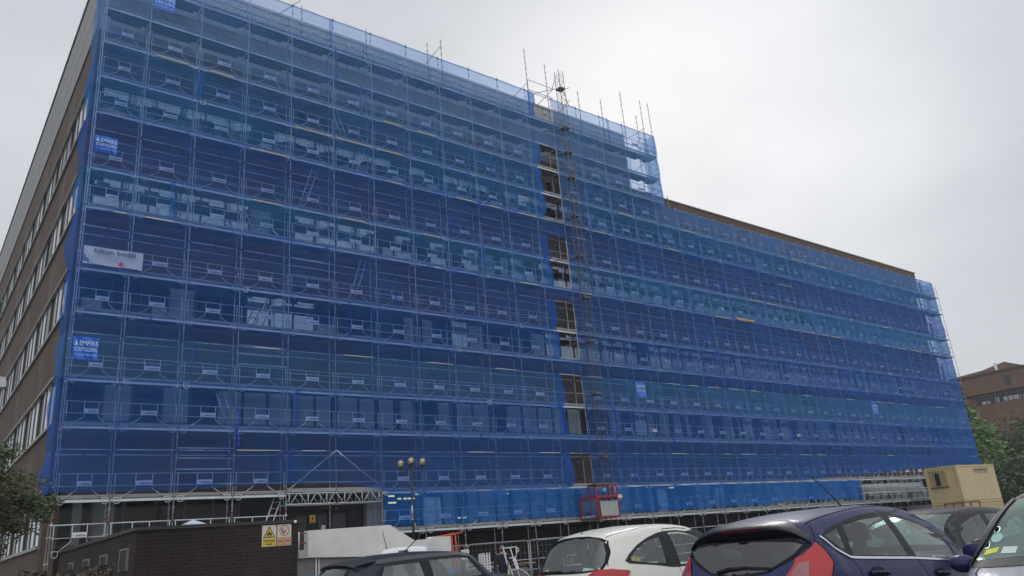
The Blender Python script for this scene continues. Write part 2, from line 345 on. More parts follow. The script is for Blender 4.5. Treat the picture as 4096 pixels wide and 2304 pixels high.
# window strips of the front: one part per bay
qs = random.Random(5)
def window(mb, x0, x1, z0, z1, mode):
    mb.box(x0, x1, FY+.10, FY+.2, z0, z0+.07, 0); mb.box(x0, x1, FY+.10, FY+.2, z1-.07, z1, 0)
    n = 2; w = (x1-x0)/n
    for i in range(n+1):
        x = x0+w*i; mb.box(x-(.0 if i == 0 else .05), x+(.0 if i == n else .05), FY+.09, FY+.155, z0+.07, z1-.07, 0)
    for i in range(n):
        xa_ = x0+w*i; xb_ = xa_+w; gm_ = 5 if qs.random() < {'low': .8, 'tall': .8, 'grey': .12, 'none': .2}.get(mode, 0) else 1; tl_ = qs.uniform(-.012, .012)
        mb.add([(xa_, FY+.13, z0+.07), (xb_, FY+.13+tl_, z0+.07), (xb_, FY+.13+tl_, z1-.07), (xa_, FY+.13, z1-.07)], [(0,1,2,3)], gm_)
        a = x0+w*i+.07; b = x0+w*(i+1)-.07; u = qs.random(); hgt = z1-z0-.16
        if mode == 'tall': m = 2 if u < .75 else None; t = hgt*.93; lo = 0
        elif mode == 'low': m = 2 if u < .72 else None; t = hgt*qs.uniform(.38, .55); lo = 0
        elif mode == 'grey': m = 3 if u < .8 else None; t = hgt*.95; lo = 0
        elif mode == 'tallgrey': m = 4; t = hgt*.95; lo = 0
        elif mode == 'dark': m = None
        else: m = 3 if u < .3 else None; t = hgt*qs.choice((.35, .9)); lo = 0
        if m: mb.box(a+qs.choice((0, .0, .45)), b-qs.choice((0, 0, .3)), FY+.165, FY+.19, z0+.08+lo, z0+.08+lo+t, m)
rest = MB(); nw = 0
wm = [frame_m, win_glass, blind_m, blind_g, M('brown_grey_board', (.17, .155, .14), .8), glass('coated_glass', (.62, .70, .68), (.92, 1, .97), 1.5, .03, .24)]
for k in range(0, 5):
    z0, z1 = (1.55, 3.7) if k == 0 else (1.78+5*k, 3.68+5*k)
    for i in range(34):
        a = 4.95+2.5*i
        if k == 0 and 12.4 < a < 19.9: continue
        b = min(a+2.5, X1-.1)
        mode = {0: 'grey', 1: 'grey', 2: 'tall' if i == 3 or i > 10 else 'none', 3: 'low' if (i < 3 or 3 < i < 7 or i > 9) else 'grey', 4: 'low' if i < 12 else 'none'}[k]
        if k == 0 and i == 0: mode = 'tallgrey'
        if k == 0 and 0 < i < 7: mode = 'dark'
        if nw < 100 and i < 20:
            mb = MB(); window(mb, a, b, z0, z1, mode); mb.build('window', wm, hb); nw += 1
        else: window(rest, a, b, z0, z1, mode)
rest.build('window', wm, hb, kind='stuff')
mb = MB()                                                               # lit strip lamps in the ground floor rooms
for x, z, w in ((21.37, 3.36, .34), (22.05, 3.2, .55), (22.62, 3.2, .40), (21.4, 3.0, .46), (23.03, 3.42, .18), (32.6, 3.4, .5), (36.3, 3.4, .5), (29.3, 3.3, .4), (44.6, 3.35, .5), (48, 3.2, .4), (26.0, 2.0, .5), (47.5, 2.7, .5)):
    mb.box(x-w/2, x+w/2, FY+1.6, FY+1.7, z-.04, z+.04)
mb.build('strip_lamp', M('lamp_glow', (.9, .8, .5), .5, emit=((1, .78, .34), 1.5)), hb)
# entrance under the girder
mb = MB()
mb.box(12.45, 19.0, FY+.35, FY+.5, -1.6, 3.8, 0)
for x in (13.3, 14.6, 15.9, 17.0, 18.1): mb.box(x-.04, x+.04, FY+.28, FY+.349, -.2, 2.62, 1)
mb.box(12.5, 18.9, FY+.27, FY+.349, 2.62, 2.74, 1)
mb.box(15.35, 15.95, FY+.33, FY+.349, .9, 2.4, 3); mb.box(16.45, 17.0, FY+.33, FY+.349, 1.0, 2.45, 3); mb.box(17.25, 17.95, FY+.33, FY+.349, .9, 2.45, 3)
mb.box(19.0, 20.0, FY-.02, FY+.5, -1.6, 3.8, 2)
mb.build('entrance_door', [M('door_dark', (.024, .022, .021), .5, spec=.12), black_p, M('grey_panel', (.20, .22, .24), .6, 0, .1, 2), M('door_glass', (.04, .04, .04), .3, spec=.2)], hb)
for x0, x1, z0, z1, m, l in ((16.0, 16.3, 2.06, 2.44, M('amber_notice', (.62, .36, .05), .6), 'amber warning notice on the dark entrance door'), (16.62, 16.82, 1.62, 1.92, M('paper', (.7, .7, .7), .7), 'white paper notice on the dark entrance wall')):
    mb = MB(); mb.box(x0, x1, FY+.27, FY+.279, z0, z1, 0)
    if 'amber' in l: mb.prism([(16.08, 2.22), (16.22, 2.22), (16.15, 2.38)], FY+.266, FY+.27, 'y', 1); mb.box(16.06, 16.24, FY+.266, FY+.27, 2.10, 2.15, 1)
    else: [mb.box(16.65, 16.79, FY+.266, FY+.27, z, z+.012, 1) for z in (1.68, 1.72, 1.76, 1.80, 1.85)]
    o = mb.build('notice', [m, black_p]); tag(o, l, 'notice')
# ---------------------------------------------------------------- scaffolding
sc = thing('scaffolding', 'tube scaffolding with blue debris nets covering the whole brick front', 'scaffolding')
YO, YI, YN = 36.3, 37.03, 36.23
PX = [4.57, 6.60, 9.11, 11.64, 14.15, 16.7, 19.22, 21.75, 24.2, 26.68, 29.1, 31.6, 34.04, 36.53, 39.0, 41.5, 44.0, 46.5, 48.95, 51.45, 53.95, 56.45, 58.9, 61.3, 63.65, 65.65, 68.1, 70.5, 73.0, 75.5, 78.0, 80.5, 83.0, 85.5, 88.0, 90.25]
tall = lambda i: PX[i] < 44.5
DECKS = [3.37, 6.37, 8.38, 11.4, 13.4, 16.4, 18.4, 21.4, 23.4, 25.4, 27.4, 29.4]
def ring(mb, x, y, z): mb.tube((x, y, z-.012), (x, y, z+.012), .06, 6, 0)
q = random.Random(2)
for i, x in enumerate(PX):
    for Y, inner in ((YO, 0), (YI, 1)):
        mb = MB(); zb = gz(x, Y) if i != 5 or inner else 3.4
        zt = (31.6 if tall(i) else 25.2)-(.9 if inner else 0)
        if not inner and tall(i): zt += .12
        if not inner: mb.box(x-.07, x+.07, Y-.07, Y+.07, zb, zb+.01) if i != 5 else None
        mb.tube((x, Y, zb), (x, Y, zt), .0255, 6)
        z = zb+.5
        while z < zt: ring(mb, x, Y, z); z += 1.0
        for zz in (2.55, -.1): mb.tube((x, Y, zz), (x, Y, zz+.09), .0268, 6, 1)
        mb.build('standard', [steel, redband], sc)
for x, y, zt in ((31.93, YO, 35.2), (34.5, YI, 35.2), (36.99, YO, 33.2), (39.42, YO, 33.2), (41.85, YO, 34.7), (44.15, YO, 34.6), (45.1, YO, 34.7), (44.27, YI, 33.6), (23.88, YI, 33.0), (24.52, YO, 33.1), (15.0, YI, 32.4), (19.3, YI, 32.4), (46.68, YI, 26.7)):
    mb = MB(); zb = 29.4 if zt > 30 else 23.4
    mb.tube((x, y, zb), (x, y, zt), .0255, 6)
    for z in np.arange(zb+.5, zt, .5): ring(mb, x, y, z)
    mb.build('standard', steel_dark, sc)
for x in (45.1,):
    for Y in (YO, YI):
        mb = MB(); mb.tube((x, Y, 21.4), (x, Y, 31.7), .0255, 6)
        for z in np.arange(21.9, 31.6, .5): ring(mb, x, Y, z)
        mb.build('standard', steel, sc)
# decks: one part per lift, boards with gaps, ledgers below
def deck(x0, x1, z, xs, jut=0):
    mb = MB()
    for a, b in zip(xs, xs[1:]):
        if a < x0-.01 or b > x1+.01: continue
        for y0 in (YO+.04, YO+.40):
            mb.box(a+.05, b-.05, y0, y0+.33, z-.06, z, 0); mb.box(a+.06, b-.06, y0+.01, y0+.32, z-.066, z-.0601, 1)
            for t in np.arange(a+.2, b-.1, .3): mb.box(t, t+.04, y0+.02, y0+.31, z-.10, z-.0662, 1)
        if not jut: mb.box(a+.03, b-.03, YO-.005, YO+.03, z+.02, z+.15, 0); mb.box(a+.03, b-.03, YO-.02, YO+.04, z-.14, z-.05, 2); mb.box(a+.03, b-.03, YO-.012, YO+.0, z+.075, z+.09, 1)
        mb.box(a-.02, a+.02, YO, YI, z-.14, z-.07, 2); mb.box(a+.3, b-.3, YI-.02, YI+.25, z-.04, z-.005, 1)
    return mb.build('deck', [board_m, soffit_m, steel], sc)
PT = [p for p in PX if p < 44.5]+[45.1]
for z in DECKS:
    if z > 25: deck(0, 46, z, PT)
    elif z == 3.37: deck(0, 14.2, z, PX); deck(19, 91, z, PX)
    else: deck(0, 91, z, PX)
deck(19, 82, 1.40, PX)
# ledgers at mid lift and the top rails
def ledger(z, x0, x1, y=YO, r=.024, m=steel):
    mb = MB(); xs = [p for p in PX if x0-.01 <= p <= x1+.01]
    for a, b in zip(xs, xs[1:]):
        mb.tube((a+.03, y, z), (b-.03, y, z), r, 6)
        if q.random() < .6: mb.tube(((a+b)/2-.05, y, z), ((a+b)/2+.05, y, z), r+.0012, 6, 1)
        for e in (a, b): mb.box(e-.045, e+.045, y-.05, y+.05, z-.03, z+.05, 0)
    return mb.build('ledger', [m, redband], sc)
for z in (5.37, 10.37, 15.4, 20.4): ledger(z, 0, 91); ledger(z-.12, 0, 91, YI)
for z in (9.4, 14.4, 19.4): ledger(z, 0, 91, YI)
ledger(31.45, 0, 44.1); ledger(30.5, 0, 44.1, YI); ledger(25.05, 46, 91); ledger(2.37, 4, 14.2); ledger(.4, 24, 50); ledger(-.6, 24, 50); ledger(-1.15, 24, 50)
mb = MB()
for a, b in ((44.0, 45.1),):
    for z in (31.45, 30.4, 29.9, 29.4, 27.4, 26.4, 25.4, 24.4): mb.tube((a, YO, z), (b, YO, z)); mb.tube((45.1, YO, z), (45.1, YI, z)); mb.tube((a, YI, z), (b, YI, z))
for k in range(9): z = 21.4+k*1.1; mb.tube((45.1, YO, z), (45.1, YI, z+.9 if k % 2 else z))
mb.build('end_rail', steel_dark, sc)
mb = MB()
for k in range(24):
    z = 2.4+k*.95
    for X in (90.25,): mb.tube((X, YO, z), (X, YI, z)); mb.tube((X, YI, z), (X, FY+.35, z)) if k % 2 == 0 else None
mb.tube((91.3, YI+.3, 6), (91.3, YI+.3, 24.9)); mb.tube((91.3, YO, 6), (91.3, YO, 24.9))
for z in DECKS[2:9]: mb.box(90.3, 91.3, YO, YI+.4, z-.06, z); mb.tube((90.3, YO, z+1), (91.3, YO, z+1)); mb.tube((90.3, YO, z+.5), (91.3, YO, z+.5))
mb.build('end_rail', steel_dark, sc)
mb = MB()                                                               # V bracing beneath the top decks
for a, b in zip(PT, PT[1:]):
    m_ = (a+b)/2
    if b-a < 1.5: continue
    mb = MB(); mb.tube((a, YO+.05, 28.9), (m_, YI, 27.75), .024, 5); mb.tube((m_, YI, 27.75), (b, YO+.05, 28.9), .024, 5); mb.tube((m_, YI, 27.7), (m_, YI, 29.3), .02, 5); mb.build('brace', steel_dark, sc)
for (a, za, b, zb) in ((31.93, 32.2, 30.9, 30.9), (44.15, 31.9, 42.9, 31.0), (24.52, 32.6, 23.7, 31.3), (14.6, 32.0, 13.4, 30.9)): mb = MB(); mb.tube((a, YO-.05, za), (b, YI, zb), .024, 5); mb.build('brace', steel_dark, sc)
mb = MB()
for z in (32.45, 31.6): mb.tube((31.93, YO-.03, z), (34.3, YO-.03, z), .024, 5)
mb.tube((34.3, YO, 32.3), (34.0, 35.4, 32.9)); mb.tube((31.93, YO-.05, 32.3), (32.6, YI, 31.2)); mb.tube((34.3, YO-.05, 32.3), (33.4, YI, 31.2)); mb.tube((36, YO-.1, 32), (34.3, YO-.1, 30.0))
mb.build('brace', steel_dark, sc)
mb = MB()                                                               # braces above the entrance girder
mb.tube((16.7, YO-.06, 5.42), (14.2, YO-.06, 3.5), .027, 8); mb.tube((16.7, YO-.06, 5.42), (19.2, YO-.06, 3.55), .027, 8); mb.tube((14.15, YO-.04, 4.45), (19.2, YO-.04, 4.4)); mb.tube((14.15, YO, 3.9), (19.2, YO, 3.85))
mb.build('brace', steel, sc)
for Y in (YO-.02, YI):
    mb = MB(); zt, zb = 3.36, 2.86                                      # lattice girder carrying the bay over the entrance
    mb.tube((14.15, Y, zt), (19.22, Y, zt), .027, 8); mb.tube((14.15, Y, zb), (19.22, Y, zb), .027, 8)
    for i in range(6):
        x = 14.3+.95*i; mb.tube((x, Y, zb), (x, Y, zt), .024, 6)
        if i < 5: mb.tube((x+.07, Y, zb), (x+.40, Y, zt), .02, 6); mb.tube((x+.50, Y, zt), (x+.88, Y, zb), .02, 6)
    mb.tube((16.65, Y, zb), (16.78, Y, zb), .029, 8, 1)
    mb.build('lattice_girder', [steel, redband], sc)
mb = MB()
for a, b in ((14.2, 16.66), (16.74, 19.18)):
    for i in range(4): mb.box(a, b, YO-.02+.2*i, YO+.16+.2*i, 3.46, 3.5, 0)
    for i in range(3): mb.box(a, b, YO-.035, YO-.02, 3.42+i*.06, 3.47+i*.06, 0)
mb.build('deck', M('girder_deck', (.36, .37, .37), .6, .1, .25, 3), sc)
for a, b, z in ((9.11, 11.64, 4.57), (11.64, 14.15, 9.55), (14.15, 16.7, 14.55), (70.5, 73.0, 9.5)):    # stepped access platforms at the ladders
    mb = MB(); mb.box(a+.05, b-.05, YO+.03, YO+.35, z-.06, z); mb.box(a+.05, b-.05, YO+.38, YO+.68, z-.06, z); [mb.box(a+.06, b-.06, YO+.015, YO+.029, z-.055+.03*i, z-.04+.03*i, 0) for i in range(2)]; mb.build('access_platform', M('platform_pale', (.50, .54, .54), .5, .2), sc)
    mb = MB(); mb.tube((a, YO, z+.45), (b, YO, z+.45)); mb.tube((a, YO, z+.9), (b, YO, z+.9)); mb.build('ledger', steel, sc)
# guard frames
def frame_mesh(w):
    mb = MB(); e = w/2-.12; i = .33*w/2.5; y = -.035; r = .0175
    mb.tube((-w/2+.03, y, 1.0), (w/2-.03, y, 1.0), r); mb.tube((-w/2+.03, y, .5), (-i, y, .5), r); mb.tube((i, y, .5), (w/2-.03, y, .5), r)
    for s in (-1, 1):
        mb.tube((s*e, y, .02), (s*e, y, 1.0), r)
        mb.path([(s*i, y, 1.0), (s*i, y, .40), (s*(i+.05), y, .33), (s*(e-.3), y, .02), (s*(e-.20), y, .0), (s*e, y, .02)], r)
        U = [(s*(e-.27), y, .0)]+[(s*(e-.135)+s*.125*math.cos(math.pi+math.pi*t/6)*1.0, y-.01, -.13+.10*math.sin(math.pi+math.pi*t/6)) for t in range(7)]+[(s*e, y, .02)]
        mb.path(U, r)
    return mb
plate_mats = [M('plate_grey_white', (.78, .79, .80), .5), M('plate_red', (.20, .03, .035), .5)]
def plate_mesh(w):
    mb = MB(); i = .33*w/2.5-.01; y = -.05
    mb.box(-i, i, y-.006, y+.006, .50, .70, 0)
    text(mb, 'plettac', .145, (-i+.17, y-.009, .55), mi=1, width=2*i-.20, bold=.004)
    mb.add([(-i+.03, y-.009, .63), (-i+.08, y-.009, .585), (-i+.15, y-.009, .63), (-i+.14, y-.009, .61), (-i+.08, y-.009, .56), (-i+.05, y-.009, .60)], [(0,1,2,3,4,5)], 1)
    return mb
FM = frame_mesh(2.5); PM = plate_mesh(2.5); FMe = FM.mesh('guard_frame', steel); PMe = PM.mesh('name_plate', plate_mats)
spots = []
for z in [1.40]+DECKS:
    for i in range(len(PX)-1):
        a, b = PX[i], PX[i+1]
        if z == 1.40 and not (19 < a and b < 82): continue
        if z == 3.37 and 14 < a < 19: continue
        if z in (25.4,) and not tall(i+1): continue
        if z > 25 and not (tall(i+1)): continue
        if 31.5 < a < 34 : continue
        if z in (27.4,): continue
        spots.append(((a+b)/2, z, (b-a)/2.5))
spots += [((PX[i]+PX[i+1])/2, 1.36, (PX[i+1]-PX[i])/2.5) for i in range(4)]
if True:
    spots.sort(key=lambda s: s[0]**2+s[1]**2+YO**2)
    rest = MB(); rp = MB()
    for n_, (x, z, k) in enumerate(spots):
        if n_ < 100:
            o = obj('guard_frame', FMe, sc); o.location = (x, YO, z); o.scale = (k, 1, 1)
            p = obj('name_plate', PMe, o)
        else:
            rest.add([(v[0]*k+x, v[1]+YO, v[2]+z) for v in FM.v], FM.f, 0, True); rp.add([(v[0]*k+x, v[1]+YO, v[2]+z) for v in PM.v], []); o_ = len(rp.v)-len(PM.v)
            rp.f += [tuple(i+o_ for i in f) for f in PM.f]; rp.m += PM.m; rp.sm += PM.sm
    rest.build('guard_frame', steel, sc, kind='stuff'); rp.build('name_plate', plate_mats, sc, kind='stuff')
# bright lacing tubes and timbers outside the net
q = random.Random(12)
for z, pr, m in ((5.37, .5, 2), (10.37, .75, 2), (16.25, .8, 1), (18.28, .45, 1), (21.27, .6, 1), (23.28, .5, 1), (25.3, .4, 1), (13.28, .1, 2), (20.4, .1, 2)):
    for a, b in zip(PX, PX[1:]):
        if z > 25 and b > 45: continue
        if q.random() < pr*.62:
            mb = MB()
            s = a+q.uniform(.1, .9); e_ = b-q.uniform(.1, .8)
            if m == 1: mb.box(s, e_, YN-.06, YN-.025, z-.03, z+.03, 1)
            else: mb.tube((s, YN-.04, z), (e_, YN-.04, z), .026, 6, 0)
            mb.build('lacing_tube', [M('bright_tube', (.56, .55, .50), .5, .1), timber], sc)
mb = MB()
for k in range(3): mb.box(51.9, 54.2, YN-.12, YN-.03, 16.28+k*.05, 16.32+k*.05)
mb.build('board_bundle', M('yellow_timber', (.62, .42, .12), .7), sc)
# nets
def sheet(name, m, x0, x1, z0, z1, gap=False, dz0=None, dz1=None, amp=.05, seed=0, scallop=.05, label=None):
    rr = random.Random(seed); nx = max(2, int((x1-x0)/.42)); nz = max(3, int((z1-z0)/.3)); ph = [rr.uniform(0, 6.28) for _ in range(8)]
    mb = MB(); V = []
    for j in range(nz+1):
        for i in range(nx+1):
            x = x0+(x1-x0)*i/nx; a = z0 if dz0 is None else dz0(x); b = z1 if dz1 is None else dz1(x)
            t = j/nz; z = a+(b-a)*t
            y = YN-.01+amp*(math.sin(x*2.2+ph[0]+z*.6)*.45+math.sin(x*5.1+ph[1]-z*1.7)*.3+math.sin(z*3.3+x*.7+ph[2])*.35)-.03*math.sin(t*math.pi)
            if scallop and j in (0, nz): z += (scallop*abs(math.sin(math.pi*(x-6.6)/2.5)) if j == 0 else -.6*scallop*abs(math.sin(math.pi*(x-6.6)/2.5)))+.02*math.sin(x*3.7+ph[3])
            V.append((x, y, z))
    F = []
    for j in range(nz):
        for i in range(nx):
            F.append((j*(nx+1)+i, j*(nx+1)+i+1, (j+1)*(nx+1)+i+1, (j+1)*(nx+1)+i))
    mb.add(V, F, 0, True)
    return mb.build(name, m, sc, label=label)
GX1 = 34.0
def tier(m, z0, z1, xa, xb, op, seed, amp=.05, dz0=None, label=None):
    """op: z-range left open beside the hoist"""
    lr = random.Random(seed*3+1); x = xa+lr.uniform(3, 22)                # lapped vertical seams
    while x < xb-2:
        if not (29 < x < 36): sheet('debris_net', m, x, x+lr.uniform(.10, .28), (z0 if dz0 is None else dz0(x))+.02, z1-.03, amp=.03, seed=seed+int(x), scallop=0)
        x += lr.uniform(16, 34)
    if op is None:
        return sheet('debris_net', m, xa, xb, z0, z1, amp=amp, seed=seed, dz0=dz0, label=label)
    rr = random.Random(seed+99); o = None
    nx = max(2, int((32.4-xa)/.42)); nz = max(6, int((z1-z0)/.18)); ph = rr.uniform(0, 6); V = []
    for j in range(nz+1):
        t = j/nz
        for i in range(nx+1):
            f = i/nx; xe = 32.42+.10*math.sin(t*5.2+ph)+.05*math.sin(t*13+ph*2)+.03*math.sin(t*31+ph)
            x = xa+(xe-xa)*f; a = z0 if dz0 is None else dz0(x); z = a+(z1-a)*t
            V.append((x, YN-.01+amp*(math.sin(x*2.2+ph+z*.6)*.45+math.sin(x*5.1-z*1.7)*.3+math.sin(z*3.3+x*.7)*.35)-.03*math.sin(t*math.pi)+(.14 if i == nx else 0), z))
    mb = MB(); mb.add(V, [(j*(nx+1)+i, j*(nx+1)+i+1, (j+1)*(nx+1)+i+1, (j+1)*(nx+1)+i) for j in range(nz) for i in range(nx)], 0, True)
    mb.build('debris_net', m, sc, label=label)
    mb = MB(); V = []                                                   # doubled-back hem beside the hoist
    for j in range(nz+1):
        t = j/nz; xe = 32.42+.10*math.sin(t*5.2+ph)+.05*math.sin(t*13+ph*2)+.03*math.sin(t*31+ph); z = z0+(z1-z0)*t
        for f in (0, .5, 1): V.append((31.75+(xe-31.75)*f, YN+.045+.03*math.sin(z*3+f), z))
    mb.add(V, [(j*3+i, j*3+i+1, j*3+i+4, j*3+i+3) for j in range(nz) for i in range(2)], 0, True); mb.build('debris_net', net_blue, sc)
    sheet('debris_net', m, GX1, xb, z0, z1, amp=amp, seed=seed+1, dz0=dz0, label=label)
XL, XR = 4.35, 90.42
def low(x):
    return interp([(4.3, 3.62), (9, 3.62), (14, 3.8), (17, 3.75), (19, 3.48), (19.6, 3.25), (57, 3.35), (64, 3.6), (70.4, 3.82), (78, 4.2), (84, 4.4), (91, 4.5)], x)
tier(net_bright, 0, 3.28, 19.3, 65.4, None, 3, .05, dz0=lambda x: interp([(19.3, 1.55), (52, 1.62), (54, 1.8), (63, 1.7), (65.4, 1.5)], x), label='bright blue net low beside the entrance')
tier(net_blue, 3.4, 5.40, XL, XR, 1, 5, dz0=low)
tier(net_mid, 5.36, 6.6, XL, XR, None, 7); tier(net_mid, 6.56, 8.42, XL, XR, 1, 8)
tier(net_teal, 8.36, 10.40, XL, XR, 1, 9)
tier(net_deep, 10.36, 11.45, XL, XR, None, 10); tier(net_deep, 11.42, 13.44, XL, XR, 1, 11)
tier(net_violet, 13.40, 15.45, XL, XR, 1, 12); tier(net_violet, 15.42, 16.44, XL, XR, None, 13)
tier(net_teal, 16.38, 18.44, XL, XR, 1, 14)
tier(net_violet, 18.40, 20.1, XL, XR, 1, 15); tier(net_violet, 20.05, 21.44, XL, XR, None, 16)
tier(net_teal, 21.38, 23.42, XL, XR, 1, 17)
tier(net_teal, 23.40, 25.06, XL, XR, 1, 18, label='top net of the low wing and of the tall part below its top decks')
tier(net_pale, 25.02, 27.3, XL, 45.2, 1, 19); tier(net_pale, 27.26, 29.4, XL, 45.2, None, 20); tier(net_pale, 29.36, 31.48, XL, 45.2, 1, 21, label='topmost pale net standing clear against the sky')
for X, zt, m1 in ((XL-.02, 31.4, None), (XR, 25.0, None), (45.22, 31.4, None)):         # returns round the ends
    for za, zb, m in ((3.6, 5.4, net_blue), (5.38, 8.4, net_mid), (8.38, 10.4, net_teal), (10.38, 13.4, net_deep), (13.38, 16.4, net_violet), (16.38, 18.4, net_teal), (18.38, 21.4, net_violet), (21.38, 25.05, net_teal), (25.03, 28.2, net_pale), (28.2, 31.45, net_pale)):
        if zb > zt+.3 or (X == 45.22 and za < 25): continue
        mb = MB(); V = []; nz = 14; ny = 8; ph = q.uniform(0, 6)
        for j in range(nz+1):
            t = j/nz
            for i in range(ny+1):
                f = i/ny; bul = (math.sin(t*math.pi)**.6)*(.08+.17*abs(math.sin(za*1.7+1.0)))*math.sin(f*math.pi*.5) if X < 5 else .05*math.sin(t*7+ph)
                bul += .05*math.sin(t*9+f*5+ph)*f
                dx = -bul if X < 5 else bul
                V.append((X+dx, YN-.01+f*(1.42 if X < 90 else 1.5), za+(zb-za)*t))
        mb.add(V, [(j*(ny+1)+i, j*(ny+1)+i+1, (j+1)*(ny+1)+i+1, (j+1)*(ny+1)+i) for j in range(nz) for i in range(ny)], 0, True)
        mb.build('debris_net', m, sc)
mb = MB()                                                               # twisted net hanging as ropes
for x, za, zb in ((11.75, 5.5, 7.4), (36.6, 4.4, 8.3)):
    P = [(x+.06*math.sin(k*1.3), YN-.06, za+(zb-za)*k/8) for k in range(9)]; mb.path(P, .045, 6)
mb.build('net_tie', M('net_rope', (.01, .06, .45), .8), sc)
# stacked lattice girders on the open lift at the right
mb = MB()
for y in (35.9, 35.75, 35.6):
    dzz = (35.9-y)*.3
    mb.tube((64.6, y, 2.68+dzz), (75.2, y, 2.72+dzz), .027); mb.tube((64.6, y, 2.05+dzz), (75.7, y, 2.05+dzz), .027)
    for i in range(22): x = 64.9+.48*i; mb.tube((x, y, 2.05+dzz), (x+.06, y, 2.7+dzz), .022, 5); mb.tube((x+.05, y, 2.69+dzz), (x+.42, y, 2.06+dzz), .014, 5)
mb.build('lattice_girder', steel, sc)
# ladders between the decks
def ladder(a, b, w, label):
    a = Vector(a); b = Vector(b); d = (b-a); o = thing('ladder', label, 'ladder', a, group='ladders between the scaffold decks'); sx = Vector((0, .17, 0)) if w else Vector((.17, 0, 0))
    mb = MB(); mb.tube(-sx, d-sx, .03, 6); mb.tube(sx, d+sx, .03, 6); mb.build('stile', M('aluminium', (.6, .61, .62), .4, .5), o)
    mb = MB(); n = int(d.length/.28)
    for i in range(1, n): p = d*(i/n); mb.tube(p-sx, p+sx, .014, 5)
    mb.build('rung', MATS['aluminium'], o)
for x0, z0, x1, z1, l in ((18.3, 25.45, 18.9, 27.3, 'ladder leaning right near the top of the tall part'), (17.6, 23.45, 16.9, 25.3, 'ladder leaning left under the upper decks'), (18.0, 21.45, 18.7, 23.3, 'ladder leaning right behind the upper teal net'),
                       (14.9, 18.5, 15.7, 21.2, 'ladder leaning right behind the violet net above midheight'), (12.2, 16.5, 11.5, 18.3, 'ladder leaning left beside the left end bays at midheight'), (17.8, 13.5, 18.6, 16.1, 'ladder leaning right behind the net at midheight'),
                       (12.7, 11.5, 13.4, 13.3, 'ladder leaning right above the blue banner row'), (11.6, 6.45, 10.9, 8.3, 'ladder leaning left behind the net two decks above the entrance'), (13.2, 1.3, 13.9, 3.3, 'ladder under the lowest deck left of the entrance girder')):
    ladder((x0, 36.62, z0), (x1, 36.62, z1), 0, l)
# banners
blue_b = M('banner_blue', (.02, .14, .62), .6, 0, .1, 2); ltb = M('banner_letter', (.42, .58, .82), .6)
def banner(x0, x1, z0, z1, label, sk=0.):
    mb = MB(); n = 8; y = YN-.05; w = x1-x0; h = z1-z0; V = []
    for j in range(n+1):
        for i in range(n+1): V.append((x0+w*i/n+sk*(1-j/n), y+.02*math.sin(i*1.3+j*.7), z0+h*j/n))
    mb.add(V, [(j*(n+1)+i, j*(n+1)+i+1, (j+1)*(n+1)+i+1, (j+1)*(n+1)+i) for j in range(n) for i in range(n)], 0, True)
    yy = y-.035
    text(mb, 'EMPIRE', .30*h, (x0+.24*w, yy, z0+.62*h), mi=1, width=.72*w, bold=.004); text(mb, 'SCAFFOLDING', .26*h, (x0+.06*w, yy, z0+.36*h), mi=1, width=.88*w, bold=.003); text(mb, 'Tel: 0115 964 1600', .15*h, (x0+.06*w, yy, z0+.16*h), mi=1, width=.88*w)
    mb.add([(x0+.06*w, yy, z0+.62*h), (x0+.2*w, yy, z0+.62*h), (x0+.13*w, yy, z0+.88*h)], [(0,1,2)], 1)
    o = mb.build('banner', [blue_b, ltb]); tag(o, label, 'banner', 'blue lettered banners on the nets')
banner(4.62, 5.62, 9.15, 10.15, 'blue lettered banner at the left end, lower of two')
banner(4.62, 5.6, 19.15, 20.0, 'blue lettered banner high at the left end beside the brick end wall')
banner(6.62, 7.69, 28.1, 29.1, 'blue lettered banner near the top left, cut by the frame edge')
banner(38.92, 39.88, 9.2, 10.27, 'blue lettered banner right of the hoist mast')
banner(70.3, 71.35, 9.1, 10.24, 'small blue banner far along the net toward the right end')
mb = MB(); V = []; n = 12
for j in range(n+1):
    for i in range(n+1): V.append((4.66+2.44*i/n, YN-.06+.02*math.sin(i*1.1+j*.5), 13.53+.84*j/n+.012*math.sin(i*.9)))
mb.add(V, [(j*(n+1)+i, j*(n+1)+i+1, (j+1)*(n+1)+i+1, (j+1)*(n+1)+i) for j in range(n) for i in range(n)], 0, True)
text(mb, 'hilton bodill', .30, (5.05, YN-.095, 14.1), mi=1, width=1.7, bold=.004); text(mb, 'c o n s t r u c t i o n', .11, (5.1, YN-.095, 13.94), mi=2, width=1.55)
mb.box(5.08, 6.75, YN-.098, YN-.095, 14.04, 14.05, 2); mb.box(5.08, 6.75, YN-.098, YN-.095, 13.90, 13.91, 2); text(mb, 'www.hiltonbodill.co.uk', .06, (5.5, YN-.095, 13.78), mi=2, width=.6)
mb.add([(6.2+.1*math.cos(t*.3927), YN-.095, 13.7+.085*math.sin(t*.3927)) for t in range(16)], [tuple(range(16))], 3)
o = mb.build('banner', [M('banner_white', (.27, .35, .55), .6, 0, .08, 2), M('banner_text', (.07, .08, .18), .6), M('banner_grey', (.22, .26, .42), .6), M('banner_red', (.40, .03, .08), .6)]); tag(o, 'pale banner with dark lettering and a red dot on the net', 'banner')
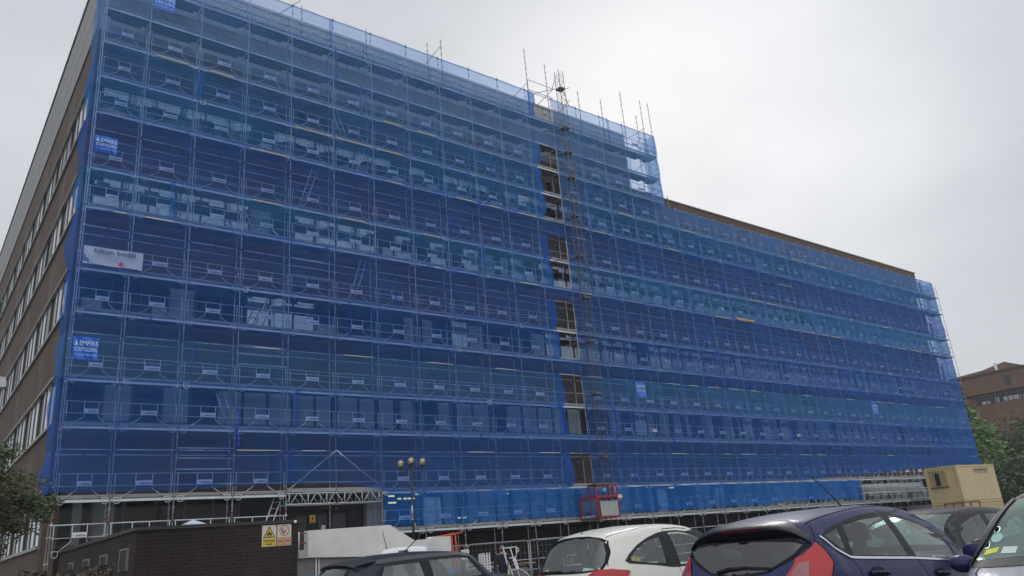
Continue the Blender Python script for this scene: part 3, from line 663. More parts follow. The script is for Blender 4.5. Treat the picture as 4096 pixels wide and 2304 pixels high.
# ---------------------------------------------------------------- hoist
ho = thing('goods_hoist', 'red hoist cage at the foot of a tall lattice mast', 'hoist', (34.2, 35.3, gz(34, 35)))
hz0 = -gz(34, 35); T = lambda x, y, z: (x-34.2, y-35.3, z+hz0)
mb = MB(); msz = .22
for sx in (-1, 1):
    for sy in (-1, 1): mb.tube(T(34.24+sx*msz, 35.3+sy*msz, gz(34, 35)), T(34.24+sx*msz, 35.3+sy*msz, 33.3), .022, 6)
z = gz(34, 35); k = 0
while z < 33.0:
    for a, b in (((-1,-1),(1,-1)), ((1,-1),(1,1)), ((1,1),(-1,1)), ((-1,1),(-1,-1))):
        p = (34.24+a[0]*msz, 35.3+a[1]*msz); r_ = (34.24+b[0]*msz, 35.3+b[1]*msz)
        mb.tube(T(*p, z), T(*r_, z), .010, 4)
        if k % 2: mb.tube(T(*p, z), T(*r_, z+.5), .009, 4)
        else: mb.tube(T(*r_, z), T(*p, z+.5), .009, 4)
    z += .5; k += 1
mast_m = M('mast_steel', (.13, .13, .13), .6, .3, .2, 2); mb.build('mast', mast_m, ho)
for z in (5.0, 9.0, 12.5, 15.5, 18.5, 21.5, 24.5, 26.5, 28.5, 31.8):
    mb = MB(); mb.tube(T(34.46, 35.3, z), T(36.0, 36.4, z-.25), .024, 5); mb.tube(T(34.0, 35.3, z), T(32.6, 36.4, z-.25), .024, 5); mb.box(*[v for p in zip(T(33.98, 35.05, z-.05), T(34.5, 35.55, z+.05)) for v in p])
    mb.tube(T(34.5, 35.1, z), T(34.9, 35.0, z+.2), .022, 5); mb.build('wall_tie', mast_m, ho)
cx0, cx1, cy0, cy1 = 32.62, 34.28, 34.6, 36.15                           # cage
mb = MB(); t = .045
def post(x, y, z0, z1): mb.box(*[v for p in zip(T(x-t, y-t, z0), T(x+t, y+t, z1)) for v in p])
def rail(x0, x1, y0, y1, z, h=.045): mb.box(*[v for p in zip(T(x0, y0, z-h), T(x1, y1, z+h)) for v in p])
for x in (cx0, cx1):
    for y in (cy0, cy1): post(x, y, 1.33, 2.58 if y == cy1 or x == cx0 else 3.2)
post(cx0+.02, cy0+.7, 2.64, 3.2); post(cx1, cy0+.7, 1.33, 3.2); post(cx0+.02, cy0+.13, 2.64, 3.2); post(33.95, cy0, 2.64, 3.2)
for z in (1.36, 2.56): rail(cx0+t, cx1-t, cy0-t, cy0+t, z, .06); rail(cx0+t, cx1-t, cy1-t, cy1+t, z); rail(cx0-t, cx0+t, cy0+t, cy1-t, z, .06); rail(cx1-t, cx1+t, cy0+t, cy1-t, z)
rail(cx0-.02, cx1+t, cy0-t, cy0+t, 3.24); rail(cx0, cx1+t, cy0+.66, cy0+.74, 3.24); mb.box(*[v for p in zip(T(33.98, cy0-.02, 2.7), T(34.2, cy0+.02, 3.16)) for v in p])
mb.build('cage_frame', M('cage_red', (.30, .018, .022), .5, 0, .15, 4), ho)
mb = MB(); mb.box(*[v for p in zip(T(cx0, cy0, 1.30), T(cx1, cy1, 1.34)) for v in p]); mb.box(*[v for p in zip(T(cx0-.05, cy0-.1, 3.305), T(cx1+.08, cy0+.78, 3.335)) for v in p]); mb.build('cage_floor', steel_dark, ho)
mb = MB()
for i in range(4): mb.box(*[v for p in zip(T(cx0+.12+.36*i, cy0-.10, 1.44), T(cx0+.47+.36*i, cy0-.065, 2.22)) for v in p])
mb.box(*[v for p in zip(T(cx0+.07, cy0-.12, 2.22), T(cx1-.08, cy0-.062, 2.29)) for v in p]); mb.build('gate', M('gate_grey', (.40, .41, .39), .55, .3, .12, 3), ho)
mb = MB()                                                               # wire mesh infill
for i in range(14): y = cy0+.1+i*.1; mb.tube(T(cx0-.02, y, 1.5), T(cx0-.02, y, 2.5), .006, 4)
for i in range(11): z = 1.5+i*.1; mb.tube(T(cx0-.02, cy0, z), T(cx0-.02, cy1, z), .006, 4)
for i in range(16): x = cx0+.1+i*.09; mb.tube(T(x, cy0+.1, 2.62), T(x, cy0+.1, 3.2), .006, 4)
mb.build('mesh_panel', steel_dark, ho)
mb = MB(); mb.box(*[v for p in zip(T(33.1, cy0-.05, 2.85), T(33.4, cy0-.03, 3.05)) for v in p]); mb.box(*[v for p in zip(T(34.02, cy0-.10, 2.95), T(34.16, cy0-.07, 3.13)) for v in p]); mb.box(*[v for p in zip(T(34.04, cy0-.10, 2.76), T(34.16, cy0-.07, 2.9)) for v in p])
mb.build('safety_notice', M('notice_blue', (.12, .32, .66), .5), ho)
mb = MB(); mb.box(*[v for p in zip(T(cx0-.09, cy0+.02, 1.38), T(cx0-.065, cy1-.1, 1.56)) for v in p]); mb.box(*[v for p in zip(T(cx0-.09, cy0+.5, 1.30), T(cx0-.065, cy1-.5, 1.37)) for v in p])
P0 = Vector(T(cx0-.095, cy1-.14, 1.42)); text(mb, 'SUPERLIFT', .14, P0, ux=(0, -1, 0), mi=1, width=1.2, bold=.003)
mb.build('name_board', [M('board_navy', (.05, .08, .2), .5), white_p], ho)
mb = MB(); mb.tube(T(34.5, 35.0, 2.5), T(34.95, 34.9, 2.5), .13, 12); mb.box(*[v for p in zip(T(34.4, 34.85, 2.62), T(34.98, 35.1, 2.68)) for v in p]); mb.build('drive_motor', steel, ho)
mb = MB(); mb.tube((32.95, 34.95, 1.62), (32.95, 36.0, 1.62), .14, 12); mb.tube((33.15, 34.95, 1.52), (33.15, 36.0, 1.50), .13, 12)
tag(mb.build('net_roll', M('roll_blue', (.02, .03, .28), .7, 0, .2, 6)), 'dark blue roll of netting lying in the red hoist cage', 'roll')
mb = MB(); mb.obox((32.82, 35.86, 1.43), (.09, 0, 0), (0, .16, 0), (0, 0, .05)); tag(mb.build('yellow_sack', M('sack_yellow', (.55, .42, .04), .7)), 'yellow sack on the floor of the red hoist cage', 'sack')
# ---------------------------------------------------------------- outbuilding with the two signs
ob = thing('outbuilding', 'low dark brick outbuilding with small windows in front of the scaffolding', 'outbuilding', (0, 0, 0))
mb = MB(); zt = 1.0
mb.box(3.83, 7.31, 18.0, 18.3, -1.7, zt); mb.box(3.83, 4.1, 18.3, 28.0, -1.7, zt); mb.box(7.02, 7.31, 18.3, 28.0, -1.7, zt); mb.box(4.1, 7.02, 27.7, 28.0, -1.7, zt)
mb.build('wall', brick_dk, ob)
mb = MB(); mb.box(4.1, 7.02, 18.3, 27.7, .78, .9); mb.build('roof', conc_dk, ob)
mb = MB(); mb.box(3.78, 7.36, 17.95, 18.34, zt, zt+.07); mb.box(3.78, 4.14, 18.34, 28.04, zt, zt+.07); mb.box(6.98, 7.36, 18.34, 28.04, zt, zt+.07); mb.build('coping', M('dark_coping', (.035, .032, .03), .7), ob)
for y0, y1, z0, z1 in ((18.6, 19.3, .23, .66), (20.75, 21.45, .43, .63), (22.95, 23.7, .47, .62), (25.3, 25.9, .47, .62)):
    mb = MB(); mb.box(3.80, 3.829, y0, y1, z0, z1, 0); mb.build('window', M('black_pane', (.012, .012, .013), .5, spec=.15), ob)
    mb2 = MB(); mb2.box(3.79, 3.829, y0-.04, y1+.04, z1, z1+.03); mb2.box(3.79, 3.829, y0-.04, y0, z0, z1); mb2.box(3.79, 3.829, y1, y1+.04, z0, z1); mb2.build('frame', M('frame_pale', (.22, .2, .18), .7), ob.children[-1])
mb = MB(); mb.lathe((7.21, 17.9, 1.02), [(.001, -.04), (.03, -.025), (.035, 0), (.025, .03), (.001, .035)], 10); mb.tube((7.21, 17.9, 1.03), (7.21, 18.02, 1.0), .01); mb.build('floodlight', white_p, ob)
sgw = M('sign_cream', (.62, .58, .48), .5, 0, .05, 8); ylw = M('sign_yellow', (.62, .44, .02), .5, 0, .05, 8); bro = M('sign_brown', (.50, .17, .06), .5, 0, .08, 8); sbk = M('sign_black', (.02, .018, .015), .5); fad = M('sign_faded_red', (.42, .20, .13), .5)
def sgn(x0, label):
    mb = MB(); mb.box(x0, x0+.33, 17.975, 17.99, .51, .975, 0)
    for dx, dz in ((.018, .02), (.312, .02), (.018, .445), (.312, .445)): mb.tube((x0+dx, 17.965, .51+dz), (x0+dx, 17.974, .51+dz), .006, 6, 2)
    return mb
Y_ = 17.972
mb = sgn(6.46, ''); x0 = 6.46
mb.add([(x0+.02, Y_, .70), (x0+.31, Y_, .70), (x0+.165, Y_, .955)], [(0,1,2)], 2)
mb.add([(x0+.05, Y_-.002, .718), (x0+.28, Y_-.002, .718), (x0+.165, Y_-.002, .918)], [(0,1,2)], 1)
fl = [(-.055, .0), (-.065, .05), (-.045, .035), (-.04, .075), (-.02, .055), (-.005, .115), (.012, .07), (.03, .085), (.035, .05), (.06, .06), (.05, .0), (.02, -.012), (.01, .02), (-.005, .03), (-.02, .01), (-.02, -.012)]
mb.add([(x0+.165+a, Y_-.004, .745+b) for a, b in fl], [tuple(range(len(fl)))], 2); mb.box(x0+.115, x0+.215, Y_-.004, Y_-.003, .727, .731, 2)
mb.box(x0+.015, x0+.315, Y_, Y_+.002, .525, .685, 1)
text(mb, 'Flammable', .07, (x0+.165, Y_-.003, .615), mi=2, align='CENTER', width=.27, bold=.001); text(mb, 'liquid', .07, (x0+.165, Y_-.003, .545), mi=2, align='CENTER', width=.12, bold=.001)
tag(mb.build('warning_sign', [sgw, ylw, sbk]), 'yellow and cream Flammable liquid sign with flame triangle on dark brick', 'sign')
mb = sgn(6.815, ''); x0 = 6.815; cx, cz = x0+.165, .84
n = 28; P = [(cx+r*math.cos(2*math.pi*i/n), Y_, cz+r*math.sin(2*math.pi*i/n)) for r in (.122, .098) for i in range(n)]
mb.add(P, [(i, (i+1)%n, n+(i+1)%n, n+i) for i in range(n)], 3)
mb.add([(cx-.078, Y_-.004, cz+.064), (cx-.064, Y_-.004, cz+.078), (cx+.078, Y_-.004, cz-.064), (cx+.064, Y_-.004, cz-.078)], [(0,1,2,3)], 3)
mb.add([(cx-.07, Y_-.002, cz+.03), (cx-.055, Y_-.002, cz-.045), (cx-.03, Y_-.002, cz-.07), (cx-.02, Y_-.002, cz-.055), (cx-.035, Y_-.002, cz-.035), (cx-.045, Y_-.002, cz+.02), (cx-.03, Y_-.002, cz+.05), (cx-.05, Y_-.002, cz+.05)], [tuple(range(8))], 2)
mb.add([(cx-.04, Y_-.002, cz-.09), (cx-.025, Y_-.002, cz-.095), (cx+.07, Y_-.002, cz+.035), (cx+.062, Y_-.002, cz+.042)], [(0,1,2,3)], 2)
mb.add([(cx-.02, Y_-.002, cz-.055), (cx+.0, Y_-.002, cz-.03), (cx-.005, Y_-.002, cz+.0), (cx-.015, Y_-.002, cz-.03)], [(0,1,2,3)], 2)
mb.box(x0+.012, x0+.318, Y_, Y_+.002, .522, .695, 1)
for s, z, w in (('No smoking', .645, .27), ('no', .595, .05), ('naked lights', .542, .28)): text(mb, s, .058, (cx, Y_-.003, z), mi=0, align='CENTER', width=w, bold=.0012)
tag(mb.build('prohibition_sign', [sgw, bro, sbk, fad]), 'brown and cream No smoking sign with crossed circle on dark brick', 'sign')
mb = MB(); c = (6.03, 22.0, .9); P = [(-.28,-.28,0),(.28,-.28,0),(.28,.28,0),(-.28,.28,0),(0,0,.14)]
mb.add([(c[0]+a, c[1]+b, 1.30+d) for a, b, d in P], [(0,1,4),(1,2,4),(2,3,4),(3,0,4),(3,2,1,0)], 0)
sk = thing('roof_light', 'pale pyramid rooflight standing above the outbuilding roof', 'rooflight', (0,0,0)); mb.build('glazing', M('pale_glazing', (.55, .62, .68), .2), sk)
mb = MB(); mb.box(5.76, 6.30, 21.73, 22.27, .9, 1.299); mb.build('upstand', conc_dk, sk)
# ---------------------------------------------------------------- pale concrete ramp
rp_ = thing('concrete_ramp', 'pale concrete ramp parapets stepping down in front of the entrance', 'ramp')
mb = MB(); mb.prism([(8.41, .23), (8.41, .90), (10.82, .93), (11.62, .45), (12.25, .1), (12.25, .02)], 20.0, 20.28, 'y'); mb.build('parapet', conc_m, rp_)
mb = MB(); mb.prism([(12.2, -.1), (12.2, .32), (12.48, .47), (13.05, .50), (13.17, .58), (13.83, .56), (13.83, -.1)], 21.6, 21.9, 'y'); mb.build('parapet', conc_m, rp_)
mb = MB(); mb.prism([(11.2, .05), (11.9, .42), (12.2, .50), (13.0, .52), (12.4, .05)], 21.2, 21.55, 'y'); mb.build('parapet', conc_m, rp_)
mb = MB(); mb.box(8.15, 8.409, 20.0, 23.0, .22, .43); mb.box(8.41, 11, 20.29, 23, .23, .35); mb.build('landing', M('landing_grey', (.38, .375, .365), .85, 0, .1, 3), rp_)
mb = MB(); mb.box(8.15, 12.3, 20.12, 23.0, -1.7, .215); mb.box(12.3, 13.83, 21.62, 21.88, -1.7, -.1); mb.build('base_wall', M('ramp_base_grey', (.22, .21, .195), .9, 0, .2, 1.5), rp_)  # grey wall under the ramp, darker than the parapets
mb = MB(); mb.tube((8.66, 20.08, .2), (8.66, 20.08, -1.5), .02); mb.tube((8.74, 20.08, .2), (8.74, 20.08, -1.5), .015); mb.build('drain_pipe', white_p, rp_)
hr = thing('handrail', 'red double handrail on a white post beside the pale concrete ramp', 'handrail', (8.2, 20.1, .43))
mb = MB(); mb.tube((0, 0, 0), (0, 0, .45), .016); mb.tube((0, 2.4, 0), (0, 2.4, .45), .016); mb.build('post', white_p, hr)
mb = MB()
for z in (.16, .40): mb.tube((0, .0, z), (.0, 2.4, z), .018); mb.tube((0, 0, z), (.21, .05, z+.015), .018)
mb.build('rail', M('rail_red', (.36, .03, .03), .5), hr)
# ---------------------------------------------------------------- lamp post
lp = thing('lamp_post', 'dark lamp post with three clear amber globes in front of the netting', 'lamp post', (17.35, 30.0, gz(17, 30)))
hz = -gz(17, 30); mb = MB(); mb.tube((0, 0, 0), (0, 0, 1.2), .08, 10); mb.tube((0, 0, 1.2), (0, 0, 3.75+hz), .052, 10); mb.tube((-.52, 0, 3.58+hz), (0, 0, 3.66+hz), .022); mb.tube((.58, 0, 3.66+hz), (0, 0, 3.66+hz), .022); mb.tube((-.52, 0, 3.42+hz), (-.52, 0, 3.7+hz), .022); mb.tube((.58, 0, 3.5+hz), (.58, 0, 3.8+hz), .022)
mb.build('pole', M('lamp_dark', (.035, .037, .045), .5, .2), lp)
gl = glass('amber_globe', (.90, .86, .74), (.95, .92, .86), 1.4, .12, .12); core = M('amber_core', (.80, .64, .36), .5)
for x, z in ((-.52, 3.94), (0, 4.06), (.58, 4.03)):
    mb = MB(); c = (x, 0, z+hz); prof = [(.18*math.sin(math.pi*t/12)+.0001, -.18*math.cos(math.pi*t/12)) for t in range(13)]; mb.lathe(c, prof, 20); g = mb.build('globe', gl, lp)
    mb = MB(); mb.lathe(c, [(.02, -.16), (.055, -.12), (.06, .02), (.04, .08), (.001, .1)], 12); mb.build('lamp', core, g)
    mb = MB(); mb.lathe(c, [(.02, -.32), (.035, -.26), (.10, -.19), (.10, -.165), (.06, -.15), (.06, -.10), (.001, -.10)], 12); mb.build('collar', MATS['lamp_dark'], g)
mb = MB(); mb.box(-.09, -.04, -.075, -.055, 1.55+hz, 2.15+hz); mb.box(-.085, -.045, -.079, -.0755, 1.6+hz, 1.85+hz, 1); mb.build('notice_strip', [white_p, red_p], lp)
mb = MB(); mb.box(.03, .09, -.06, -.05, 1.32+hz, 1.40+hz); mb.build('tag', M('tag_yellow', (.62, .55, .02), .5), lp)
# ---------------------------------------------------------------- orange frame, barriers, panels, leaning frame
of = thing('steel_trestle', 'orange steel trestle frame leaning at the end of the concrete ramp', 'trestle', (15.1, 24, 0))
org = M('orange_paint', (.50, .075, .03), .5, 0, .15, 5); mb = MB()
for y in (0, .5):
    mb.tube((.45, y, .68), (.62, y, -1.55), .03, 8); mb.tube((.3, y, .66), (.42, y, -1.55), .03, 8); mb.tube((-.1, y, .63), (.78, y, .72), .03, 8)
    for z in (.2, -.3, -.9): mb.tube((.40, y, z), (.86, y, z+.1), .022, 6)
for z in (.66, .1, -.5, -1.2): mb.tube((.48, 0, z), (.48, .5, z), .025, 6); mb.tube((.36, 0, z), (.36, .5, z-.1), .02, 6)
mb.prism([(.28, .45), (.40, .4), (.44, -1.5), (.30, -1.5)], .22, .26, 'y'); mb.build('frame', org, of)
gst = M('fence_steel', (.27, .275, .28), .5, .4, .15, 4)
def barrier(x0, x1, y, zt, label):
    o = thing('mesh_barrier', label, 'barrier', (x0, y, gz(x0, y)), group='mesh fence panels along the site edge'); z0 = 0; h = zt-gz(x0, y); w = x1-x0; mb = MB()
    mb.path([(0, 0, .02), (0, 0, h-.12), (.035, 0, h-.035), (.12, 0, h), (w-.12, 0, h), (w-.035, 0, h-.035), (w, 0, h-.12), (w, 0, .02)], .021, 8); mb.tube((0, 0, .15), (w, 0, .15), .018); mb.build('frame', gst, o)
    mb = MB(); k = int(w/.18)
    for i in range(1, k): mb.tube((w*i/k, 0, .15), (w*i/k, 0, h), .003, 3)
    for i in range(1, 8): mb.tube((0, 0, .15+(h-.15)*i/8), (w, 0, .15+(h-.15)*i/8), .003, 3)
    mb.build('wire_mesh', gst, o)
    mb = MB(); mb.box(-.25, .25, -.12, .12, 0, .12); mb.build('foot', rubber, o); return o
barrier(11.6, 14.75, 22.2, .26, 'grey mesh fence panel by the end of the concrete ramp')
barrier(14.85, 17.4, 22.2, .26, 'grey mesh fence panel behind the walking man')
barrier(17.48, 20.2, 22.2, .27, 'grey mesh fence panel between the man and the white hatchback')
barrier(32.5, 35.0, 26.0, .32, 'grey mesh fence panel above the white hatchback roof')
mb = MB(); mb.box(14.55, 14.85, 22.12, 22.15, -.18, .12, 0); mb.box(14.58, 14.82, 22.115, 22.119, -.12, .02, 1); mb.add([(14.66, 22.112, -.1), (14.72, 22.112, -.1), (14.76, 22.112, 0), (14.7, 22.112, .01)], [(0,1,2,3)], 2)
text(mb, 'FIRST AID', .04, (14.7, 22.11, .05), mi=1, align='CENTER', width=.22); tag(mb.build('first_aid_sign', [white_p, M('sign_green', (.03, .30, .10), .5), M('sign_dark', (.02, .03, .04), .5)]), 'small white and green sign fixed on the mesh fence', 'sign')
pn = thing('walkway_panel', 'white perforated metal panel standing upright left of the man', 'panel', (14.05, 20.3, gz(14, 20)))
mb = MB(); h = 1.55
for k in range(4):                                                      # stack of slotted panels
    x = -.06+.04*k; 
    mb.box(x-.012, x+.012, -.02-.03*k, .02-.03*k, 0, h-.02+.005*k)
mb.build('edge', white_p, pn)
mb = MB(); nz_ = 20
for i in range(nz_): mb.box(.0, .22, -.16, -.145, .02+i*.075, .05+i*.075)
for x in (.0, .105, .2): mb.box(x, x+.03, -.162, -.143, 0, h)
mb.build('slotted_face', white_p, pn)
lf = thing('guard_frame_spare', 'white tubular guard frame leaning against the mesh fence right of the man', 'guard frame', (15.1, 20.6, 0))
mb = MB(); r = .02; zt = .06
mb.path([(.04, 0, zt), (.52, 0, zt+.01), (.6, 0, zt-.02), (.64, 0, zt-.10), (.56, 0, zt-.18)], r); mb.path([(.55, 0, zt+.01), (.53, 0, zt-.26), (.48, 0, zt-.31), (.24, 0, zt-.31)], r)
mb.tube((.03, 0, zt+.02), (.36, .0, -1.5), r); mb.tube((.30, 0, zt), (.85, .05, -1.5), r); mb.tube((.22, .02, -.45), (.62, .02, -1.5), r)
mb.path([(.25, 0, -.62), (.60, 0, -.60), (.75, 0, -.66), (1.15, 0, -.95)], r); mb.build('tube', M('frame_white', (.6, .6, .6), .5), lf)
mb = MB(); mb.obox((.46, -.03, -.42), (.06, 0, 0), (0, .005, 0), (.06, 0, -.18)); text(mb, 'plettac', .05, (.42, -.037, -.34), ux=(.3, 0, -.95), uy=(.95, 0, .3), mi=1, width=.2); mb.build('name_plate', plate_mats, lf)
mb = MB()
for i in range(14): x = 16.2+q.uniform(0, 2.2); z = -.62+q.uniform(0, .12); mb.obox((x, 24.0+q.uniform(-.3, .3), z), (q.uniform(.3, .6), 0, q.uniform(-.03, .03)), (0, .06, 0), (0, 0, .02), i % 2)
mb.box(16.3, 18.4, 23.6, 24.4, -1.6, -.66, 2)
tag(mb.build('timber_pile', [M('old_timber', (.22, .13, .07), .8), M('new_timber', (.42, .30, .15), .8), conc_dk], kind=None), 'low pile of brown timber boards behind the mesh fence', 'timber')
mb = MB(); mb.prism([(13.15, -.35), (13.7, -.45), (13.75, -1.5), (13.1, -1.5)], 20.9, 21.3, 'y'); tag(mb.build('tarp_bundle', M('tarp_blue', (.03, .10, .40), .6, 0, .2, 6)), 'blue covered bundle between the dark hatchback and the man', 'bundle')
bn = thing('waste_bin', 'blue lidded waste bin behind the dark hatchback', 'bin', (5.07, 12.6, G0))
mb = MB(); mb.prism([(-.22, .05), (.22, .05), (.28, 1.10), (-.28, 1.10)], -.28, .28, 'y'); mb.build('body', M('bin_body', (.03, .12, .35), .5), bn)
mb = MB(); mb.prism([(-.3, 1.11), (.3, 1.11), (.3, 1.14), (.2, 1.2), (-.2, 1.21), (-.3, 1.15)], -.32, .3, 'y'); mb.build('lid', M('bin_lid', (.05, .22, .55), .4), bn)
# ---------------------------------------------------------------- cream containers
cm_ = M('container_cream', (.58, .45, .23), .55, 0, .10, 1.5, streak=.3); cm2 = M('container_dirt', (.36, .27, .12), .6, 0, .2, 2); rust = M('rust', (.09, .04, .025), .8)
def container(z, label, upper):
    o = thing('site_container', label, 'container', (62.03, 26.63, z), -.033, 'cream site containers'); W_, L_, H_ = 2.44, 6.06, 2.59
    mb = MB(); n = 12
    for i in range(n):                                                  # corrugated short side facing the car park
        a = W_*i/n; mb.prism([(-.0, a), (.0, a+W_/n*.45), (.045, a+W_/n*.55), (.045, a+W_/n*.9)] if 0 else [(0, a+.001), (0, a+W_/n*.5), (.05, a+W_/n*.6), (.05, a+W_/n)], .12, H_-.12, 'z')
        mb.add([(.05, a+W_/n, .12), (0.0, a+W_/n+.02, .12), (0.0, a+W_/n+.02, H_-.12), (.05, a+W_/n, H_-.12)], [(0,1,2,3)])
    mb.box(.06, L_-.06, .05, W_-.05, .1, H_-.1)
    mb.box(.05, L_-.05, .0, .049, .12, H_-.12) if upper else [mb.box(.1+.2*i, .22+.2*i, .0, .049, .12, H_-.12) for i in range(29)]
    mb.build('shell', cm_, o)
    mb = MB()
    for x in (0, L_-.1):
        for y in (-.012, W_-.09): mb.box(x-.012, x+.11, y, y+.10, .0, H_)
    for z_ in (0, H_-.12): mb.box(-.015, .1, .09, W_-.09, z_, z_+.12); mb.box(.1, L_-.1, -.015, .06, z_, z_+.12); mb.box(.1, L_-.1, W_-.06, W_+.01, z_, z_+.12)
    mb.build('corner_frame', cm_, o)
    mb = MB(); [mb.box(.2+.2*i, .3+.2*i, -.02, -.0155, H_-.17, H_-.13) for i in range(29)]; [mb.box(-.02, -.0155, .2+.2*i, .3+.2*i, H_-.17, H_-.13) for i in range(11)]; mb.build('lashing_slot', cm2, o)
    if upper:
        mb = MB(); mb.box(-.045, -.005, .85, 2.15, 1.15, 2.15); mb.build('patch_panel', cm2, o)
        mb = MB(); mb.box(-.07, -.046, 1.35, 1.72, 1.22, 2.14, 0); mb.box(-.09, -.046, 1.30, 1.35, 1.2, 2.18, 1); mb.box(-.09, -.046, 1.72, 1.77, 1.2, 2.18, 1); mb.box(-.11, -.046, .8, 2.2, 1.08, 1.14, 2); mb.build('window', [MATS['black_pane'], M('win_grey', (.3, .27, .24), .6), rust], o)
        mb = MB(); mb.box(2.6, 4.9, -.022, -.0155, H_-.62, H_-.25, 0); text(mb, '0800 731 5678', .22, (3.45, -.026, H_-.46), mi=1, width=1.35, bold=.01); text(mb, 'hire', .2, (2.75, -.026, H_-.45), mi=1, width=.5, bold=.01); mb.build('phone_panel', [M('panel_grey', (.36, .31, .20), .6), M('panel_ink', (.06, .05, .04), .6)], o)
        mb = MB(); P = '7B1042P58'
        for i, ch in enumerate(P): text(mb, ch, .15, (-.02, .30, H_-.32-.17*i), ux=(0, -1, 0), mi=0)
        for i in range(5): mb.box(-.022, -.018, 1.0+.24*i, 1.16+.24*i, H_-.42, H_-.28, 0)
        mb.build('stencil', M('stencil', (.17, .11, .05), .7), o)
    return o
container(.70, 'upper cream site container with a window stacked on another', True)
lc = container(-1.92, 'lower cream site container half hidden behind brown gates and car roofs', False)
mb = MB()
for i in range(5): mb.box(-.34+.0, -.30, -.9+.62*i, -.83+.62*i, .4, 2.45)
for z_ in (.9, 1.55, 2.4): mb.box(-.345, -.295, -.9, 1.65, z_, z_+.06)
gt = thing('site_gate', 'rusty brown tubular gate standing before the lower cream container', 'gate', (61.9, 26.3, -1.85), -.033); mb.build('frame', rust, gt)
ht = thing('site_hut', 'low pale weatherboard hut with a dark window under the scaffolding', 'hut', (66.5, 33, gz(66, 33)))
mb = MB(); hz = .66-gz(66, 33)
for i in range(14): mb.box(-.0-.01*(i % 2), 4.1, -.02-.012*(i % 2), .3, hz-(i+1)*.16, hz-i*.16-.012)
mb.build('wall', M('weatherboard', (.19, .185, .175), .8, 0, .15, 3), ht); mb = MB(); mb.box(.7, 2.6, -.05, -.03, hz-.62, hz-.33); mb.build('window', MATS['black_pane'], ht); mb = MB(); mb.box(-.1, 4.2, -.1, 2, hz+.0, hz+.08); mb.build('roof', conc_dk, ht)
ut = thing('equipment_rack', 'row of grey cabinets standing on the open lift at the right', 'cabinet', (76.2, 35.95, 1.42))
mb = MB()
for i in range(4): mb.box(-2.6+.95*i, -1.85+.95*i, 0, .5, .0, .62)
mb.build('cabinet', M('cabinet_grey', (.16, .17, .165), .6, 0, .1, 3), ut); mb = MB(); mb.tube((-3, -.05, .02), (2.5, -.05, .02)); mb.tube((-3, -.05, .9), (2.5, -.05, .9)); mb.build('rail', steel, ut)
# ---------------------------------------------------------------- far wing
fw_ = thing('far_building', 'distant red brown brick wing with a strip of windows above the trees', 'building', (135, 40, 0))
mb = MB(); mb.box(0, 30, -30, 16.5, -2, 15.7); mb.box(0, 30, -30, 16.5, 17.45, 20.4); mb.box(.6, 30, -30, 16.5, 15.7, 17.45); mb.build('wall', brick_far, fw_)
mb = MB(); mb.box(-.25, 1, -30, 16.5, 20.4, 20.65); mb.build('coping', M('dark_coping_far', (.06, .045, .035), .7), fw_)
mb = MB(); mb.prism([(-6, 20.4), (3.5, 20.4), (9.8, 23.2), (13.5, 22.5), (30, 21.6), (30, 20.4)], 9, 26, 'x'); mb.build('penthouse', brick_far, fw_)
mb = MB()
for y in (8.6, 15.0): mb.box(2, 2.2, y, y+.35, 20.8, 22.2)
mb.build('vent_pipe', white_p, fw_)
for y in (4.0, 6.9, 14.2): 
    mb = MB(); mb.box(-.03, .1, y-.45, y+.45, 18.0 if y < 10 else 17.4, 19.6 if y < 10 else 19.1); mb.build('slot_window', M('slot_far', (.03, .025, .025), .4), fw_)
mb = MB(); mb.box(.28, .3, 12.6-45, 12.5, 15.75, 17.4); mb.build('window_strip', M('far_glass', (.03, .032, .035), .15), fw_)
for y, w, h in ((10.9, 1.2, .9), (9.2, .5, 1.5), (7.6, 1.3, 1.3), (6.3, 1.0, 1.2), (4.9, 1.1, 1.0), (2.6, 1.6, 1.4), (3.6, .6, 1.4)): mb = MB(); mb.box(.15, .25, y-w/2, y+w/2, 15.8, 15.8+h*.5); mb.build('window_blind', blind_g, fw_)
for y in np.arange(-10, 12.5, 1.6): mb = MB(); mb.box(.1, .27, y-.08, y+.08, 15.75, 17.4); mb.build('mullion', frame_m, fw_)
